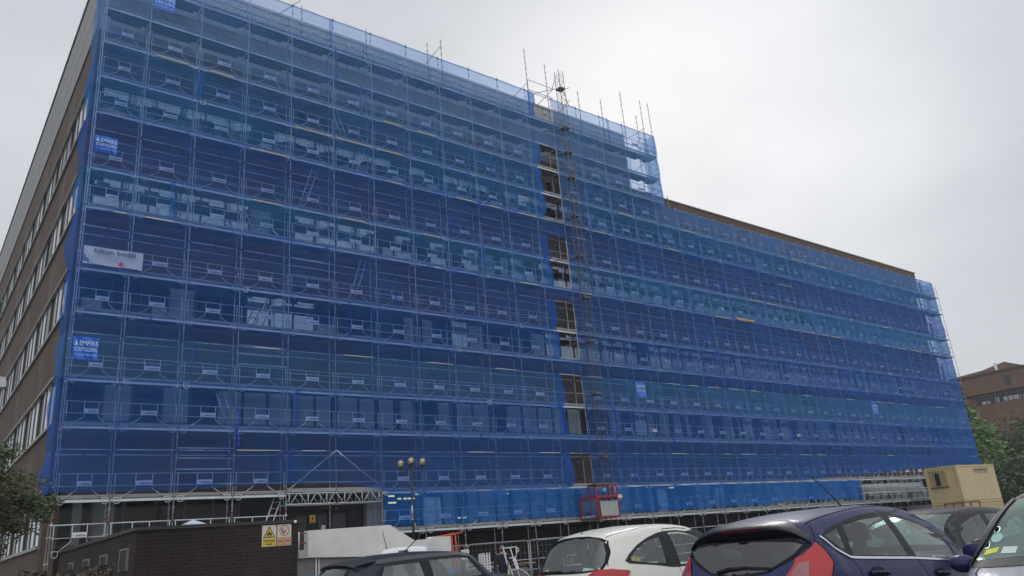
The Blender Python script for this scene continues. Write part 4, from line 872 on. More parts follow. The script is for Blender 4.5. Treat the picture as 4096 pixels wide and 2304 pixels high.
# ---------------------------------------------------------------- trees and hedge
def leafmat(name, c, var=.45):
    m = M(name, c, .6, 0, var, .55); return m
def tree(label, pos, blobs, m, n, ls, trunk_h, seed, group=None, tr=.2, lean=(0, 0)):
    rr = random.Random(seed); o = thing('tree', label, 'tree', (pos[0], pos[1], pos[2]), group=group)
    mb = MB(); tot = sum(b[3]**2 for b in blobs)
    for bx, by, bz, br, bh in blobs:
        cl = [(rr.gauss(0, 1), rr.gauss(0, 1), rr.gauss(0, 1)) for _ in range(max(6, int(26*br/2)))]
        cl = [Vector(c).normalized()*rr.uniform(.55, 1.05) for c in cl]
        for _ in range(int(n*br*br/tot)):
            c = rr.choice(cl); g = .26
            p = Vector((bx+(c.x+rr.gauss(0, g))*br, by+(c.y+rr.gauss(0, g))*br, bz+(c.z+rr.gauss(0, g*.8))*bh))
            a = Vector((rr.uniform(-1, 1), rr.uniform(-1, 1), rr.uniform(-.5, .5))).normalized(); b_ = a.cross(Vector((rr.uniform(-1, 1), rr.uniform(-1, 1), rr.uniform(-1, 1)))).normalized(); s = ls*rr.uniform(.6, 1.3)
            mb.add([p-a*s, p+b_*s*.38, p+a*s, p-b_*s*.38], [(0,1,2,3)])
    mb.build('crown', m, o)
    mb = MB(); top = Vector((lean[0], lean[1], trunk_h)); mb.tube((0, 0, -.1), top*.5, tr, 8, 0, tr*.75); mb.tube(top*.5, top, tr*.75, 8, 0, tr*.45)
    for bx, by, bz, br, bh in blobs:
        for _ in range(5):
            e_ = Vector((bx+rr.uniform(-.7, .7)*br, by+rr.uniform(-.7, .7)*br, bz+rr.uniform(-.6, .6)*bh)); st = top*rr.uniform(.5, 1); mb.tube(st, (st+e_)/2+Vector((0, 0, .1*br)), tr*.3, 5, 0, tr*.18); mb.tube((st+e_)/2+Vector((0, 0, .1*br)), e_, tr*.18, 5, 0, tr*.05)
    mb.build('trunk', M('bark', (.06, .045, .035), .9, 0, .3, 6), o)
    return o
g1 = leafmat('leaf_fresh', (.17, .27, .075)); g2 = leafmat('leaf_dark', (.07, .105, .04)); g3 = leafmat('leaf_olive', (.11, .14, .055)); g4 = leafmat('leaf_brown', (.068, .078, .028)); g5 = leafmat('leaf_green', (.075, .12, .04))
gt_ = 'trees at the right behind the containers'
tree('bright green conical tree right of the blue net', (96, 38.6, -1.8), [(0, 0, 12.2, 1.0, 1.3), (.2, .2, 10.0, 1.9, 1.8), (0, 0, 7.4, 2.6, 2.2), (-.2, 0, 4.6, 3.2, 2.2), (0, 0, 2.0, 3.3, 2.0)], g1, 9000, .30, 11, 1, gt_)
tree('grey green small crowned tree beside the end of the net against the far wing', (104, 42.5, -1.8), [(-.6, 0, 14.6, .9, 1.5), (-.3, .3, 12.2, 1.7, 2.0), (0, 0, 9, 2.2, 2.5), (0, 0, 5, 2.5, 3)], g5, 5000, .26, 13, 2, gt_)
tree('dark broad tree behind the upper cream container', (100, 34.3, -1.8), [(0, 0, 9.0, 2.6, 2.2), (-.5, 2.3, 7.6, 2.3, 2.6), (.6, -2, 7.5, 2.8, 2.6), (0, 0, 4.5, 4.2, 3.0), (0, 0, 1.5, 4.2, 2.5)], g3, 12000, .30, 9, 3, gt_)
tree('dark tree at the right frame edge before the far wing', (106, 33.5, -1.8), [(0, 0, 12.6, 1.4, 1.4), (.4, .6, 10.0, 2.4, 2.4), (0, -1, 7, 3, 3), (0, 0, 3, 3.4, 3)], g2, 8000, .30, 11, 4, gt_)
tree('dense dark tree low between the net and the cream container', (90, 33.0, -1.8), [(0, 0, 4.5, 2.2, 2.2), (.4, 1.6, 3.6, 2.0, 2.4), (0, 0, 1.6, 2.6, 1.8)], g2, 6000, .26, 5, 5, gt_)
tree('brown and green tree before the end wall at the left edge', (2.1, 31.0, -1.55), [(-.6, .2, 5.5, .9, .8), (.15, .3, 4.9, 1.0, .7), (.3, 0, 4.4, 1.2, .8), (-.6, .4, 4.1, 1.4, 1.1), (1.0, .3, 3.9, .8, .6), (-.6, 0, 3.1, 1.3, .9)], g4, 9000, .085, 5, 6, tr=.12)
tree('leafy green branch tree in front of the left scaffold corner', (2.0, 31.4, -1.55), [(1.75, .3, 4.15, .42, .5), (1.3, .2, 4.5, .5, .45), (.2, .2, 5.7, .7, .6), (-.5, .2, 4.9, .6, .8)], g5, 2600, .085, 4.6, 7, tr=.07)
hd = MB(); rr = random.Random(3)
for _ in range(9000):
    x = rr.uniform(.2, 2.75); y = rr.uniform(14.2, 15.6); z = rr.uniform(-1.3, .22+.05*math.sin(x*5)+.04*math.sin(y*7+x*3)); p = Vector((x, y, z)); a = Vector((rr.uniform(-1, 1), rr.uniform(-1, 1), rr.uniform(-1, 1))).normalized(); b_ = a.cross(Vector((rr.uniform(-1, 1), rr.uniform(-1, 1), 1))).normalized(); s = .05*rr.uniform(.6, 1.4)
    hd.add([p-a*s, p+b_*s*.4, p+a*s, p-b_*s*.4], [(0,1,2,3)])
hg = thing('hedge', 'clipped brownish hedge along the bottom left corner', 'hedge'); hd.build('leaves', M('hedge_leaf', (.075, .058, .03), .6, 0, .45, 3), hg)
mb = MB(); [mb.tube((x, 14.9+.3*math.sin(x*9), G0), (x+.1, 14.9, .05), .02, 5) for x in np.arange(.4, 2.7, .3)]; mb.build('stem', MATS['bark'], hg)
# ---------------------------------------------------------------- man
def skin(name, pts, edges, mat, parent, root=0, sub=2):
    me = bpy.data.meshes.new(name); me.from_pydata([p[:3] for p in pts], edges, []); o = bpy.data.objects.new(name, me); C.objects.link(o); me.materials.append(mat)
    o.parent = parent
    md = o.modifiers.new('skin', 'SKIN'); md.use_smooth_shade = True
    for i, p in enumerate(pts): r = p[3]; me.skin_vertices[0].data[i].radius = (r, p[4] if len(p) > 4 else r); me.skin_vertices[0].data[i].use_root = (i == root)
    sb = o.modifiers.new('sub', 'SUBSURF'); sb.levels = sb.render_levels = sub
    return o
zg = gz(15.2, 21)
mn = thing('person', 'bearded man in dark jacket and grey trousers carrying a long blue pole', 'person', (15.3, 20.9, zg), -.35)
skm = M('skin', (.42, .25, .18), .55); jk = M('navy_jacket', (.012, .016, .035), .8, 0, .2, 6); tr_ = M('grey_trousers', (.10, .09, .08), .85, 0, .2, 8); hrm = M('dark_hair', (.012, .010, .009), .8)
hgt = 1.78
body = [(0, 0, .95, .09, .08), (0, 0, 1.2, .10, .08), (0, .0, 1.42, .13, .10), (0, -.01, 1.50, .055), (0, -.02, 1.57, .06), (.0, -.03, 1.66, .078, .095), (0, -.025, 1.73, .06, .07),
        (-.2, 0, 1.42, .06), (-.27, -.02, 1.15, .045), (-.27, -.08, .90, .036), (-.27, -.10, .82, .035, .02), (.2, 0, 1.42, .06), (.27, -.04, 1.16, .045), (.12, -.24, 1.17, .036), (.06, -.28, 1.22, .035, .025),
        (-.09, 0, .92, .085), (-.11, -.08, .50, .055), (-.12, .05, .10, .04), (-.12, -.06, .04, .04, .03), (.09, 0, .92, .085), (.10, .06, .50, .055), (.12, .10, .10, .04), (.13, -.01, .04, .04, .03)]
E_ = [(0,1),(1,2),(2,3),(3,4),(4,5),(5,6),(2,7),(7,8),(8,9),(9,10),(2,11),(11,12),(12,13),(13,14),(0,15),(15,16),(16,17),(17,18),(0,19),(19,20),(20,21),(21,22)]
k = len(body)
for j, (dx, dz) in enumerate(((-.022, -.085), (-.008, -.095), (.008, -.09), (.022, -.075))):
    body += [(-.27+dx, -.105, .78+dz*.1, .009), (-.27+dx*1.1, -.115, .78+dz*.6, .0085), (-.27+dx, -.125, .78+dz, .007)]; E_ += [(10, k), (k, k+1), (k+1, k+2)]; k += 3
body += [(-.235, -.125, .80, .010), (-.232, -.14, .765, .008)]; E_ += [(10, k), (k, k+1)]; k += 2
for j, dz in enumerate((-.026, -.009, .009, .026)):
    body += [(.04, -.315, 1.235+dz, .009), (.01, -.32, 1.235+dz, .0085), (.005, -.295, 1.23+dz, .007)]; E_ += [(14, k), (k, k+1), (k+1, k+2)]; k += 3
body += [(.07, -.30, 1.265, .010), (.04, -.32, 1.285, .008)]; E_ += [(14, k), (k, k+1)]
skin('body', body, E_, skm, mn)
skin('jacket', [(0, 0, .80, .17, .14), (0, 0, 1.05, .175, .14), (0, 0, 1.38, .165, .125), (0, -.005, 1.47, .09), (-.19, 0, 1.41, .075), (-.275, -.02, 1.15, .062), (-.272, -.085, .86, .052), (.19, 0, 1.41, .075), (.275, -.04, 1.16, .062), (.13, -.23, 1.168, .052)], [(0,1),(1,2),(2,3),(2,4),(4,5),(5,6),(2,7),(7,8),(8,9)], jk, mn)
skin('trousers', [(0, 0, 1.0, .14, .12), (-.09, 0, .86, .10), (-.11, -.08, .50, .075), (-.12, .05, .10, .065), (.09, 0, .86, .10), (.10, .06, .50, .075), (.12, .10, .10, .065)], [(0,1),(1,2),(2,3),(0,4),(4,5),(5,6)], tr_, mn)
skin('hair', [(0, -.055, 1.755, .09, .05), (0, .01, 1.74, .098, .08), (0, .045, 1.68, .092, .085), (0, .06, 1.58, .07)], [(0,1),(1,2),(2,3)], hrm, mn)
skin('beard', [(0, -.095, 1.565, .06, .04), (-.06, -.055, 1.60, .032), (.06, -.055, 1.60, .032)], [(0,1),(0,2)], hrm, mn)
mb = MB(); mb.prism([(-.12, .0), (.0, -.01), (0, .0)], 0, .01, 'x') if 0 else None
for s in (-1, 1): mb.lathe((s*.032, -.118, 1.675), [(.001, -.012), (.013, -.006), (.013, .006), (.001, .012)], 8)
mb.box(-.05, -.016, -.128, -.115, 1.695, 1.703); mb.box(.016, .05, -.128, -.115, 1.695, 1.703); mb.box(-.022, .022, -.125, -.115, 1.598, 1.606); mb.build('eyes_and_brows', hrm, mn)
skin('nose', [(0, -.115, 1.67, .010), (0, -.14, 1.635, .014)], [(0,1)], skm, mn, sub=1)
mb = MB()
for s in (-1, 1): mb.box(s*.12-.045, s*.12+.045, -.16 if s < 0 else -.10, .08 if s < 0 else .14, 0, .08)
mb.build('shoes', black_p, mn)
pl = thing('pole_tool', 'long blue pole with yellow band held up by the man', 'pole', (15.3, 20.9, zg), -.35)
mb = MB(); mb.tube((.03, -.30, 1.52), (.05, -.30, 1.0), .022, 8); mb.build('grip', M('pole_blue', (.05, .09, .22), .5), pl); mb = MB(); mb.tube((.031, -.30, 1.50), (.033, -.30, 1.46), .026, 8); mb.tube((.06, -.29, .98), (.10, -.27, .1), .012, 6); mb.build('band', M('pole_yellow', (.62, .5, .06), .5), pl)
# ---------------------------------------------------------------- cars
def paint(name, c, metal=.0, rough=.28, drops=True):
    m = M(name, c, rough, metal, spec=.35, coat=.18, drops=drops); t = m.node_tree; n = t.nodes; l = t.links; p = n['Principled BSDF']
    g = n.new('ShaderNodeNewGeometry'); x = n.new('ShaderNodeMix'); x.data_type = 'RGBA'; x.inputs[6].default_value = (*c, 1); x.inputs[7].default_value = (.03, .03, .032, 1)
    l.new(g.outputs['Backfacing'], x.inputs[0]); l.new(x.outputs[2], p.inputs['Base Color']); return m
navy = paint('navy_paint', (.013, .018, .080), .2, .36); cream = paint('cream_white_paint', (.70, .685, .60), 0, .3); dkblue = paint('charcoal_blue_paint', (.016, .020, .034), .1, .5)
silver_p = paint('silver_paint', (.20, .205, .25), .3, .42); blk = paint('black_paint', (.010, .011, .013), 0, .5); vanw = paint('van_white_paint', (.74, .74, .74), 0, .35, False)
cg = glass('car_glass', (.74, .86, .82), ior=1.5, extra=.05); cg_dark = glass('privacy_glass', (.22, .24, .24), ior=1.5, rough=.06, extra=.04); cg_grn = glass('windscreen_glass', (.66, .84, .76), (.72, .92, .84), ior=1.5, extra=.16, rough=.08)
lamp_red = M('lamp_red', (.40, .006, .006), .3, coat=.25); lamp_pink = M('lamp_pale_red', (.24, .06, .065), .25, coat=1); lamp_dark = M('lamp_dark_red', (.16, .008, .012), .2, coat=1); lamp_clr = M('lamp_clear', (.6, .62, .64), .15, coat=1)
trim = M('door_frame_black', (.016, .016, .019), .42, spec=.2); seam = M('panel_gap', (.004, .004, .005), .8); seat_m = M('seat_cloth', (.05, .052, .056), .9); tyre = M('tyre', (.018, .018, .018), .85); rim_m = M('alloy', (.40, .41, .42), .35, .6)
class Car:
    def __init__(s, name, label, loc, yaw, sp, body, kind='car', panes=True):
        s.sp = sp; s.o = thing(name, label, kind, loc, yaw); s.body = body
        f = {k: pchip(sp[k]) for k in ('w', 'wb', 'zb', 'we', 'ze', 'zt')}; L_ = sp['L']
        st = [0, .015, .04, .07, .1]+list(np.linspace(.13, .7, 20))+list(np.linspace(.75, L_-.75, 50))+list(np.linspace(L_-.7, L_-.1, 14))+[L_-.06, L_-.03, L_-.012, L_]
        V = []; ns = 30; s.f = f
        for x in st:
            w, wb, zb, we, ze, zt = (f[k](x) for k in ('w', 'wb', 'zb', 'we', 'ze', 'zt'))
            ze = min(ze, zt-.006); zb = min(zb, ze-.012); we = min(we, wb-.012)
            h = max(zb-.2, .1)
            P = [(0, .20), (w*.75, .20), (w*.95, .26), (w, .20+h*.35), (w, .20+h*.6), (wb+(w-wb)*.55, zb-.09*min(1, h*2)), (wb, zb), (wb+(we-wb)*.5+.012, (zb+ze)/2), (we+.012, ze-(ze-zb)*.06), (we-.035, ze+(zt-ze)*.40), (we*.72, zt-(zt-ze)*.24), (we*.35, zt-(zt-ze)*.05), (0, zt)]
            d = [0]
            for a, b in zip(P, P[1:]): d.append(d[-1]+math.hypot(b[0]-a[0], b[1]-a[1])**.75+1e-4)
            fy = pchip(list(zip(d, [p[0] for p in P]))); fz = pchip(list(zip(d, [p[1] for p in P])))
            # fixed parameter split so that the grid lines follow belt and roof edge
            tt = list(np.linspace(0, d[6], 12))+list(np.linspace(d[6], d[8], 9))[1:]+list(np.linspace(d[8], d[12], 12))[1:]
            half = [(fy(t), fz(t)) for t in tt]; V.append([(x, -y, z) for y, z in half]+[(x, y, z) for y, z in half[-2:0:-1]])
        n = len(V[0]); vs = [p for r in V for p in r]
        fs = [(i*n+j, i*n+(j+1) % n, (i+1)*n+(j+1) % n, (i+1)*n+j) for i in range(len(V)-1) for j in range(n)]
        fs += [tuple(range(n-1, -1, -1)), tuple((len(V)-1)*n+j for j in range(n))]
        s.vs = vs; s.fs = fs; s.bvh = BVHTree.FromPolygons([Vector(v) for v in vs], fs)
        s.cut = []
    def ray(s, p, pr):
        k = pr[0]
        if k == 's': o = Vector((p[0], pr[1]*3, p[1])); d = Vector((0, -pr[1], 0))
        elif k == 'r': o = Vector((-3, p[0], p[1])); d = Vector((1, 0, 0))
        elif k == 'f': o = Vector((s.sp['L']+3, p[0], p[1])); d = Vector((-1, 0, 0))
        else: o = Vector((p[0], p[1], 4)); d = Vector((0, 0, -1))
        h, nn, _, _ = s.bvh.ray_cast(o, d)
        if h is None: return None
        if nn.dot(d) > 0: nn = -nn
        return h, nn
    def overlay(s, name, poly, pr, mat, holes=(), off=.004, h=.045, parent=None):
        def rs(P):
            q_ = []
            for a, b in zip(P, P[1:]+P[:1]):
                k = max(1, int(math.hypot(b[0]-a[0], b[1]-a[1])/h)); q_ += [(a[0]+(b[0]-a[0])*i/k, a[1]+(b[1]-a[1])*i/k) for i in range(k)]
            return q_
        def inside(p, P):
            c = False
            for a, b in zip(P, P[1:]+P[:1]):
                if (a[1] > p[1]) != (b[1] > p[1]) and p[0] < (b[0]-a[0])*(p[1]-a[1])/(b[1]-a[1])+a[0]: c = not c
            return c
        B = rs(list(poly)); Hs = [rs(list(hh)) for hh in holes]; pts = list(B); edges = [(i, (i+1) % len(B)) for i in range(len(B))]
        for H_ in Hs: o = len(pts); pts += H_; edges += [(o+i, o+(i+1) % len(H_)) for i in range(len(H_))]
        x0, x1 = min(p[0] for p in B), max(p[0] for p in B); y0, y1 = min(p[1] for p in B), max(p[1] for p in B)
        for x in np.arange(x0+h/2, x1, h):
            for y in np.arange(y0+h/2, y1, h):
                if inside((x, y), B): pts.append((float(x), float(y)))
        r_ = delaunay_2d_cdt([Vector(p) for p in pts], edges, [], 0, 1e-5)
        ov, of_ = r_[0], r_[2]; P3 = [s.ray(v, pr) for v in ov]; mb = MB(); fs = []
        for f_ in of_:
            c = (sum(ov[i][0] for i in f_)/len(f_), sum(ov[i][1] for i in f_)/len(f_))
            if not inside(c, B) or any(inside(c, H_) for H_ in Hs) or any(P3[i] is None for i in f_): continue
            
            A, B_, C_ = (P3[i][0] for i in f_[:3]); f_ = tuple(f_)
            if max((A-B_).length, (B_-C_).length, (C_-A).length) > (5 if pr[0] == 's' else 9)*h: continue
            if (B_-A).cross(C_-A).dot(P3[f_[0]][1]) < 0: f_ = f_[::-1]
            fs.append(f_)
        if not fs: return None
        V = [tuple(p[0]+p[1]*off) if p else (0, 0, 0) for p in P3]; use = sorted({i for f_ in fs for i in f_}); mp_ = {i: k for k, i in enumerate(use)}
        mb.add([V[i] for i in use], [tuple(mp_[i] for i in f_) for f_ in fs], 0, True)
        me = mb.mesh(name, mat); return obj(name, me, parent or s.o)
    def strip(s, name, line, pr, mat, wd=.008, off=.003, parent=None):
        mb = MB(); P = []
        for a, b in zip(line, line[1:]):
            k = max(1, int(math.hypot(b[0]-a[0], b[1]-a[1])/.04)); P += [(a[0]+(b[0]-a[0])*i/k, a[1]+(b[1]-a[1])*i/k) for i in range(k)]
        P.append(line[-1]); V = []
        for i, p in enumerate(P):
            a = P[max(0, i-1)]; b = P[min(len(P)-1, i+1)]; d = math.hypot(b[0]-a[0], b[1]-a[1]); nx, ny = -(b[1]-a[1])/d, (b[0]-a[0])/d
            A = s.ray((p[0]+nx*wd/2, p[1]+ny*wd/2), pr); B = s.ray((p[0]-nx*wd/2, p[1]-ny*wd/2), pr)
            if A is None or B is None: continue
            V += [A[0]+A[1]*off, B[0]+B[1]*off]
        mb.add(V, [(2*i, 2*i+1, 2*i+3, 2*i+2) for i in range(len(V)//2-1)], 0, True); return mb.build(name, mat, parent or s.o)
    def window(s, name, dlo, panes, pr, mats, frame=trim, off=.004):
        """dark frame with glass panes; the shell is opened behind it"""
        fr = s.overlay(name, dlo, pr, frame, holes=panes, off=off)
        for p_, m in zip(panes, mats): s.overlay('glass', p_, pr, m, off=off+.001, parent=fr)
        s.cut.append((dlo, pr)); return fr
    def finish(s):
        def inside(p, P):
            c = False
            for a, b in zip(P, P[1:]+P[:1]):
                if (a[1] > p[1]) != (b[1] > p[1]) and p[0] < (b[0]-a[0])*(p[1]-a[1])/(b[1]-a[1])+a[0]: c = not c
            return c
        keep = []
        V = s.vs
        for f_ in s.fs:
            dead = False
            if len(f_) == 4:
                a_, b_, c_, d_ = (Vector(V[i]) for i in f_); nn = (c_-a_).cross(d_-b_).normalized()
                for poly, pr in s.cut:
                    k = pr[0]; c = [sum(V[i][a] for i in f_)/4 for a in range(3)]
                    if k == 's':
                        if c[1]*pr[1] < .3 or c[2] < .7 or abs(nn.y) < .45: continue
                        q_ = [(V[i][0], V[i][2]) for i in f_]
                    elif k == 'r':
                        if c[0] > 1.0 or c[2] < .75 or abs(nn.x) < .25: continue
                        q_ = [(V[i][1], V[i][2]) for i in f_]
                    else:
                        if c[0] < s.sp['L']*.5 or c[2] < .85 or abs(nn.x) < .22 or abs(nn.y) > .75: continue
                        q_ = [(V[i][1], V[i][2]) for i in f_]
                    if all(inside(p, poly) for p in q_): dead = True; break
            if not dead: keep.append(f_[::-1])
        mb = MB(); mb.add(V, keep, 0, True); o = mb.build('body', s.body, s.o)
        sp = s.sp; L_ = sp['L']
        for x in (sp['wr'], sp['wf']):
            for sg in (-1, 1):
                w = s.f['w'](x); mb = MB(); c = (x, sg*(w-.10), .30); Q = Matrix.Rotation(math.pi/2, 3, 'X')
                mb.tube((x, sg*(w-.20), .30), (x, sg*(w+.004), .30), .345, 20); a_ = mb.build('wheel_arch', seam, s.o)
                mb = MB(); mb.tube((x, sg*(w-.19), .30), (x, sg*(w+.012), .30), .30, 24); wh = mb.build('wheel', tyre, s.o)
                mb = MB(); mb.tube((x, sg*(w), .30), (x, sg*(w+.02), .30), .20, 20)
                for k in range(5): t = k*1.2566; mb.tube((x, sg*(w+.022), .30), (x+.18*math.cos(t), sg*(w+.022), .30+.18*math.sin(t)), .022, 5)
                mb.build('rim', rim_m, wh)
        # cabin
        mb = MB(); xa, xb = sp['cab']; zb = s.f['zb']((xa+xb)/2); wi = s.f['wb']((xa+xb)/2)-.10
        mb.box(xa, xb, -wi, wi, .28, .34); mb.box(xb-.35, xb+.15, -wi+.03, wi-.03, .5, zb+.0); mb.box(xa, xa+.3, -wi+.06, wi-.06, .34, zb-.05); mb.build('dashboard', dark_in, s.o)
        for (x, ys, nm) in ((xa+.35, (-.36, 0, .36), 'rear_seat'), (sp['seat'], (-.36, .36), 'front_seat')):
            for y in ys:
                mb = MB(); V_ = []
                for (zx, zz, hw, th) in ((0, .45, .22, .10), (.0, .55, .23, .10), (-.06, .85, .22, .08), (-.12, 1.06, .16, .06), (-.13, 1.08, .05, .03), (-.14, 1.13, .06, .04), (-.15, 1.14, .12, .05), (-.17, 1.28, .11, .045), (-.175, 1.31, .06, .02)):
                    V_ += [(x+zx-th, y-hw*.8, zz), (x+zx+th, y-hw*.8, zz), (x+zx+th*.6, y-hw, zz), (x+zx-th*.6, y-hw, zz)][::-1][:0]+[(x+zx-th, y-hw*.8, zz), (x+zx-th*.3, y-hw, zz), (x+zx+th*.6, y-hw, zz), (x+zx+th, y-hw*.7, zz), (x+zx+th, y+hw*.7, zz), (x+zx+th*.6, y+hw, zz), (x+zx-th*.3, y+hw, zz), (x+zx-th, y+hw*.8, zz)]
                k = len(V_)//8; F = [(i*8+j, i*8+(j+1) % 8, (i+1)*8+(j+1) % 8, (i+1)*8+j) for i in range(k-1) for j in range(8)]+[tuple(range(7, -1, -1)), tuple((k-1)*8+j for j in range(8))]
                dz = -.04 if nm == 'rear_seat' else 0
                mb.add([(a, b, c+dz) for a, b, c in V_], F, 0, True); mb.box(x-.02, x+.45, y-.24, y+.24, .40, .55); mb.build(nm, seat_m, s.o)
        mb = MB(); cx, cy, cz = sp['seat']+.52, -.36, .86; R_ = .18
        pts = [(cx+.4*R_*math.sin(t)*.9, cy+R_*math.cos(t), cz+R_*math.sin(t)*.9) for t in np.linspace(0, 2*math.pi, 19)]; mb.path(pts, .016, 6); mb.tube((cx, cy-R_, cz), (cx, cy+R_, cz), .018, 5); mb.tube((cx, cy, cz), (cx+.3, cy, cz-.12), .03, 6); mb.build('steering_wheel', black_p, s.o)
        return s.o
    def mirror(s, x, z, mat, k=1.):
        for sg in (-1, 1):
            w = s.f['wb'](x); mb = MB(); prof = [(math.sin(math.pi*t/10), -math.cos(math.pi*t/10)) for t in range(11)]; V = []; F = []
            for r_, h_ in prof:
                for i in range(14): a = 2*math.pi*i/14; V.append((x+k*.085*r_*math.cos(a)*(1.15 if math.cos(a) > 0 else .45), sg*(w+.17+k*.125*h_), z+k*.085*r_*math.sin(a)))
            F = [(u*14+i, u*14+(i+1) % 14, (u+1)*14+(i+1) % 14, (u+1)*14+i) for u in range(10) for i in range(14)]
            mb.add(V, F, 0, True); me_ = mb.build('door_mirror', mat, s.o)
            mb = MB(); mb.box(x-.012, x+.03, sg*(w-.02) if sg > 0 else sg*(w+.1), sg*(w+.1) if sg > 0 else sg*(w-.02), z-.075, z-.045); mb.build('mirror_arm', black_p, me_)
    def handle(s, x0, x1, z0, z1, sg, mat):
        mb = MB(); n = 5
        A = s.ray(((x0+x1)/2, (z0+z1)/2), ('s', sg))
        P = []
        for i in range(n+1):
            t = i/n; x = x0+(x1-x0)*t; z = z0+(z1-z0)*t; h_ = s.ray((x, z), ('s', sg))
            if h_: P.append(h_[0]+h_[1]*(.008+.028*math.sin(math.pi*t)**.5))
        for a, b in zip(P, P[1:]): mb.tube(a, b, .017, 8)
        o_ = mb.build('door_handle', mat, s.o)
        el = [((x0+x1)/2-.02+.13*math.cos(t), (z0+z1)/2+.012+.045*math.sin(t)) for t in np.linspace(0, 2*math.pi, 20)[:-1]]
        s.overlay('handle_recess', el, ('s', sg), seam, off=.002, parent=o_)
mir = lambda P: [(-a, b) for a, b in P]
# --- navy five door hatchback
fsp = dict(L=3.96, wr=.64, wf=3.13, cab=(.75, 2.75), seat=1.75,
  w=[(0,.66),(.08,.74),(.25,.80),(.5,.845),(.8,.858),(3.0,.858),(3.4,.83),(3.7,.74),(3.9,.56),(3.96,.42)],
  wb=[(0,.60),(.1,.66),(.25,.70),(.45,.725),(.7,.76),(1.2,.785),(2.6,.785),(3.0,.77),(3.5,.70),(3.96,.38)],
  zb=[(0,.55),(.06,.80),(.2,.98),(.45,1.12),(.6,1.06),(.8,1.03),(1.77,.955),(2.7,.865),(3.1,.84),(3.6,.76),(3.96,.48)],
  we=[(0,.50),(.15,.56),(.35,.60),(.8,.605),(1.4,.60),(2.0,.585),(2.5,.60),(2.8,.66),(3.2,.62),(3.96,.3)],
  ze=[(0,.58),(.06,.85),(.2,1.06),(.35,1.24),(.46,1.30),(.6,1.325),(.83,1.36),(1.14,1.398),(1.45,1.418),(1.7,1.412),(2.0,1.373),(2.34,1.292),(2.65,1.18),(2.85,1.03),(3.0,.95),(3.5,.85),(3.96,.52)],
  zt=[(0,.60),(.06,.88),(.15,1.0),(.25,1.16),(.34,1.31),(.42,1.378),(.6,1.41),(.8,1.432),(1.3,1.465),(1.8,1.478),(2.2,1.462),(2.5,1.39),(2.8,1.25),(3.05,1.08),(3.2,1.0),(3.5,.93),(3.8,.80),(3.96,.58)])
c = Car('parked_car', 'navy blue wet hatchback with black rear spoiler and red tail lamp', (5.85, 4.63, G0), 0, fsp, navy); fi = c
DLO = [(.463, 1.226), (.608, 1.271), (.828, 1.319), (1.144, 1.363), (1.451, 1.384), (1.701, 1.377), (2.007, 1.338), (2.337, 1.255), (2.53, 1.165), (2.63, 1.07), (2.66, .872), (1.773, .957), (.701, 1.036), (.556, 1.12)]
QP = [(.515, 1.222), (.746, 1.268), (.675, 1.081), (.60, 1.149)]; RD = [(.866, 1.288), (1.199, 1.326), (1.579, 1.339), (1.625, 1.193), (1.64, .978), (.755, 1.042)]; FD = [(1.735, 1.340), (1.97, 1.306), (2.311, 1.232), (2.50, 1.145), (2.57, 1.05), (2.61, .888), (1.80, .962), (1.77, 1.145)]
for sg in (-1, 1):
    c.window('side_window', DLO, [QP, RD, FD], ('s', sg), [cg_dark, cg_dark, cg])
    c.strip('bright_strip', [(.45, 1.222), (.545, 1.117), (.695, 1.028), (.78, 1.018), (1.773, .945), (2.73, .855)], ('s', sg), chrome, .020, .010)
    c.strip('door_seam', [(.703, 1.02), (.731, .89), (.74, .72), (.66, .6)], ('s', sg), seam); c.strip('door_seam', [(1.788, .94), (1.84, .80), (1.86, .3)], ('s', sg), seam); c.strip('door_seam', [(2.78, .85), (2.88, .7), (2.86, .3)], ('s', sg), seam)
    c.strip('hatch_seam', [(.44, 1.375), (.46, 1.32), (.42, 1.25), (.37, 1.185)], ('s', sg), seam)
    c.strip('roof_seam', [(.44, sg*.555), (.9, sg*.55), (1.6, sg*.54), (2.3, sg*.52)], ('t',), seam, .012)
    c.handle(.85, 1.14, .885, .862, sg, navy); c.handle(1.997, 2.232, .79, .77, sg, navy)
    ls = [(.367, 1.181), (.403, 1.099), (.39, 1.004), (.322, .908), (.25, .72), (.10, .68), (.08, .9), (.2, 1.06)]
    tl = c.overlay('tail_lamp', ls, ('s', sg), lamp_red, off=.012)
    rl = [(.69, 1.165), (.661, 1.14), (.58, 1.042), (.516, .932), (.52, .75), (.62, .68), (.725, .70), (.71, .95)]
    rl = [(sg*a, b) for a, b in rl]; rl = rl if sg > 0 else rl[::-1]
    c.overlay('rear_lens', rl, ('r',), lamp_red, off=.012, parent=tl); c.overlay('reverse_lens', [(sg*a, b) for a, b in ((.555, .945), (.60, 1.02), (.668, 1.03), (.685, .93), (.67, .74), (.56, .74))], ('r',), lamp_pink, off=.016, parent=tl)
    c.strip('lamp_edge', ls[:6], ('s', sg), seam, .012, .013, parent=tl)
FG = [(.62, 1.175), (.424, 1.204), (.065, 1.218), (-.276, 1.207), (-.517, 1.190), (-.60, 1.165), (-.534, 1.092), (-.393, 1.018), (-.30, .975), (-.164, .958), (.084, .946), (.164, .958), (.30, .975), (.393, 1.018), (.534, 1.092)]
FG2 = [(.66, 1.155), (.60, 1.24), (.5, 1.30), (.30, 1.33), (0, 1.338), (-.253, 1.324), (-.387, 1.303), (-.51, 1.236), (-.66, 1.155), (-.54, 1.06), (-.40, .995), (-.30, .955), (0, .925), (.30, .955), (.40, .995), (.54, 1.06)]
c.window('rear_window', FG2, [FG], ('r',), [cg_dark], frame=black_g)
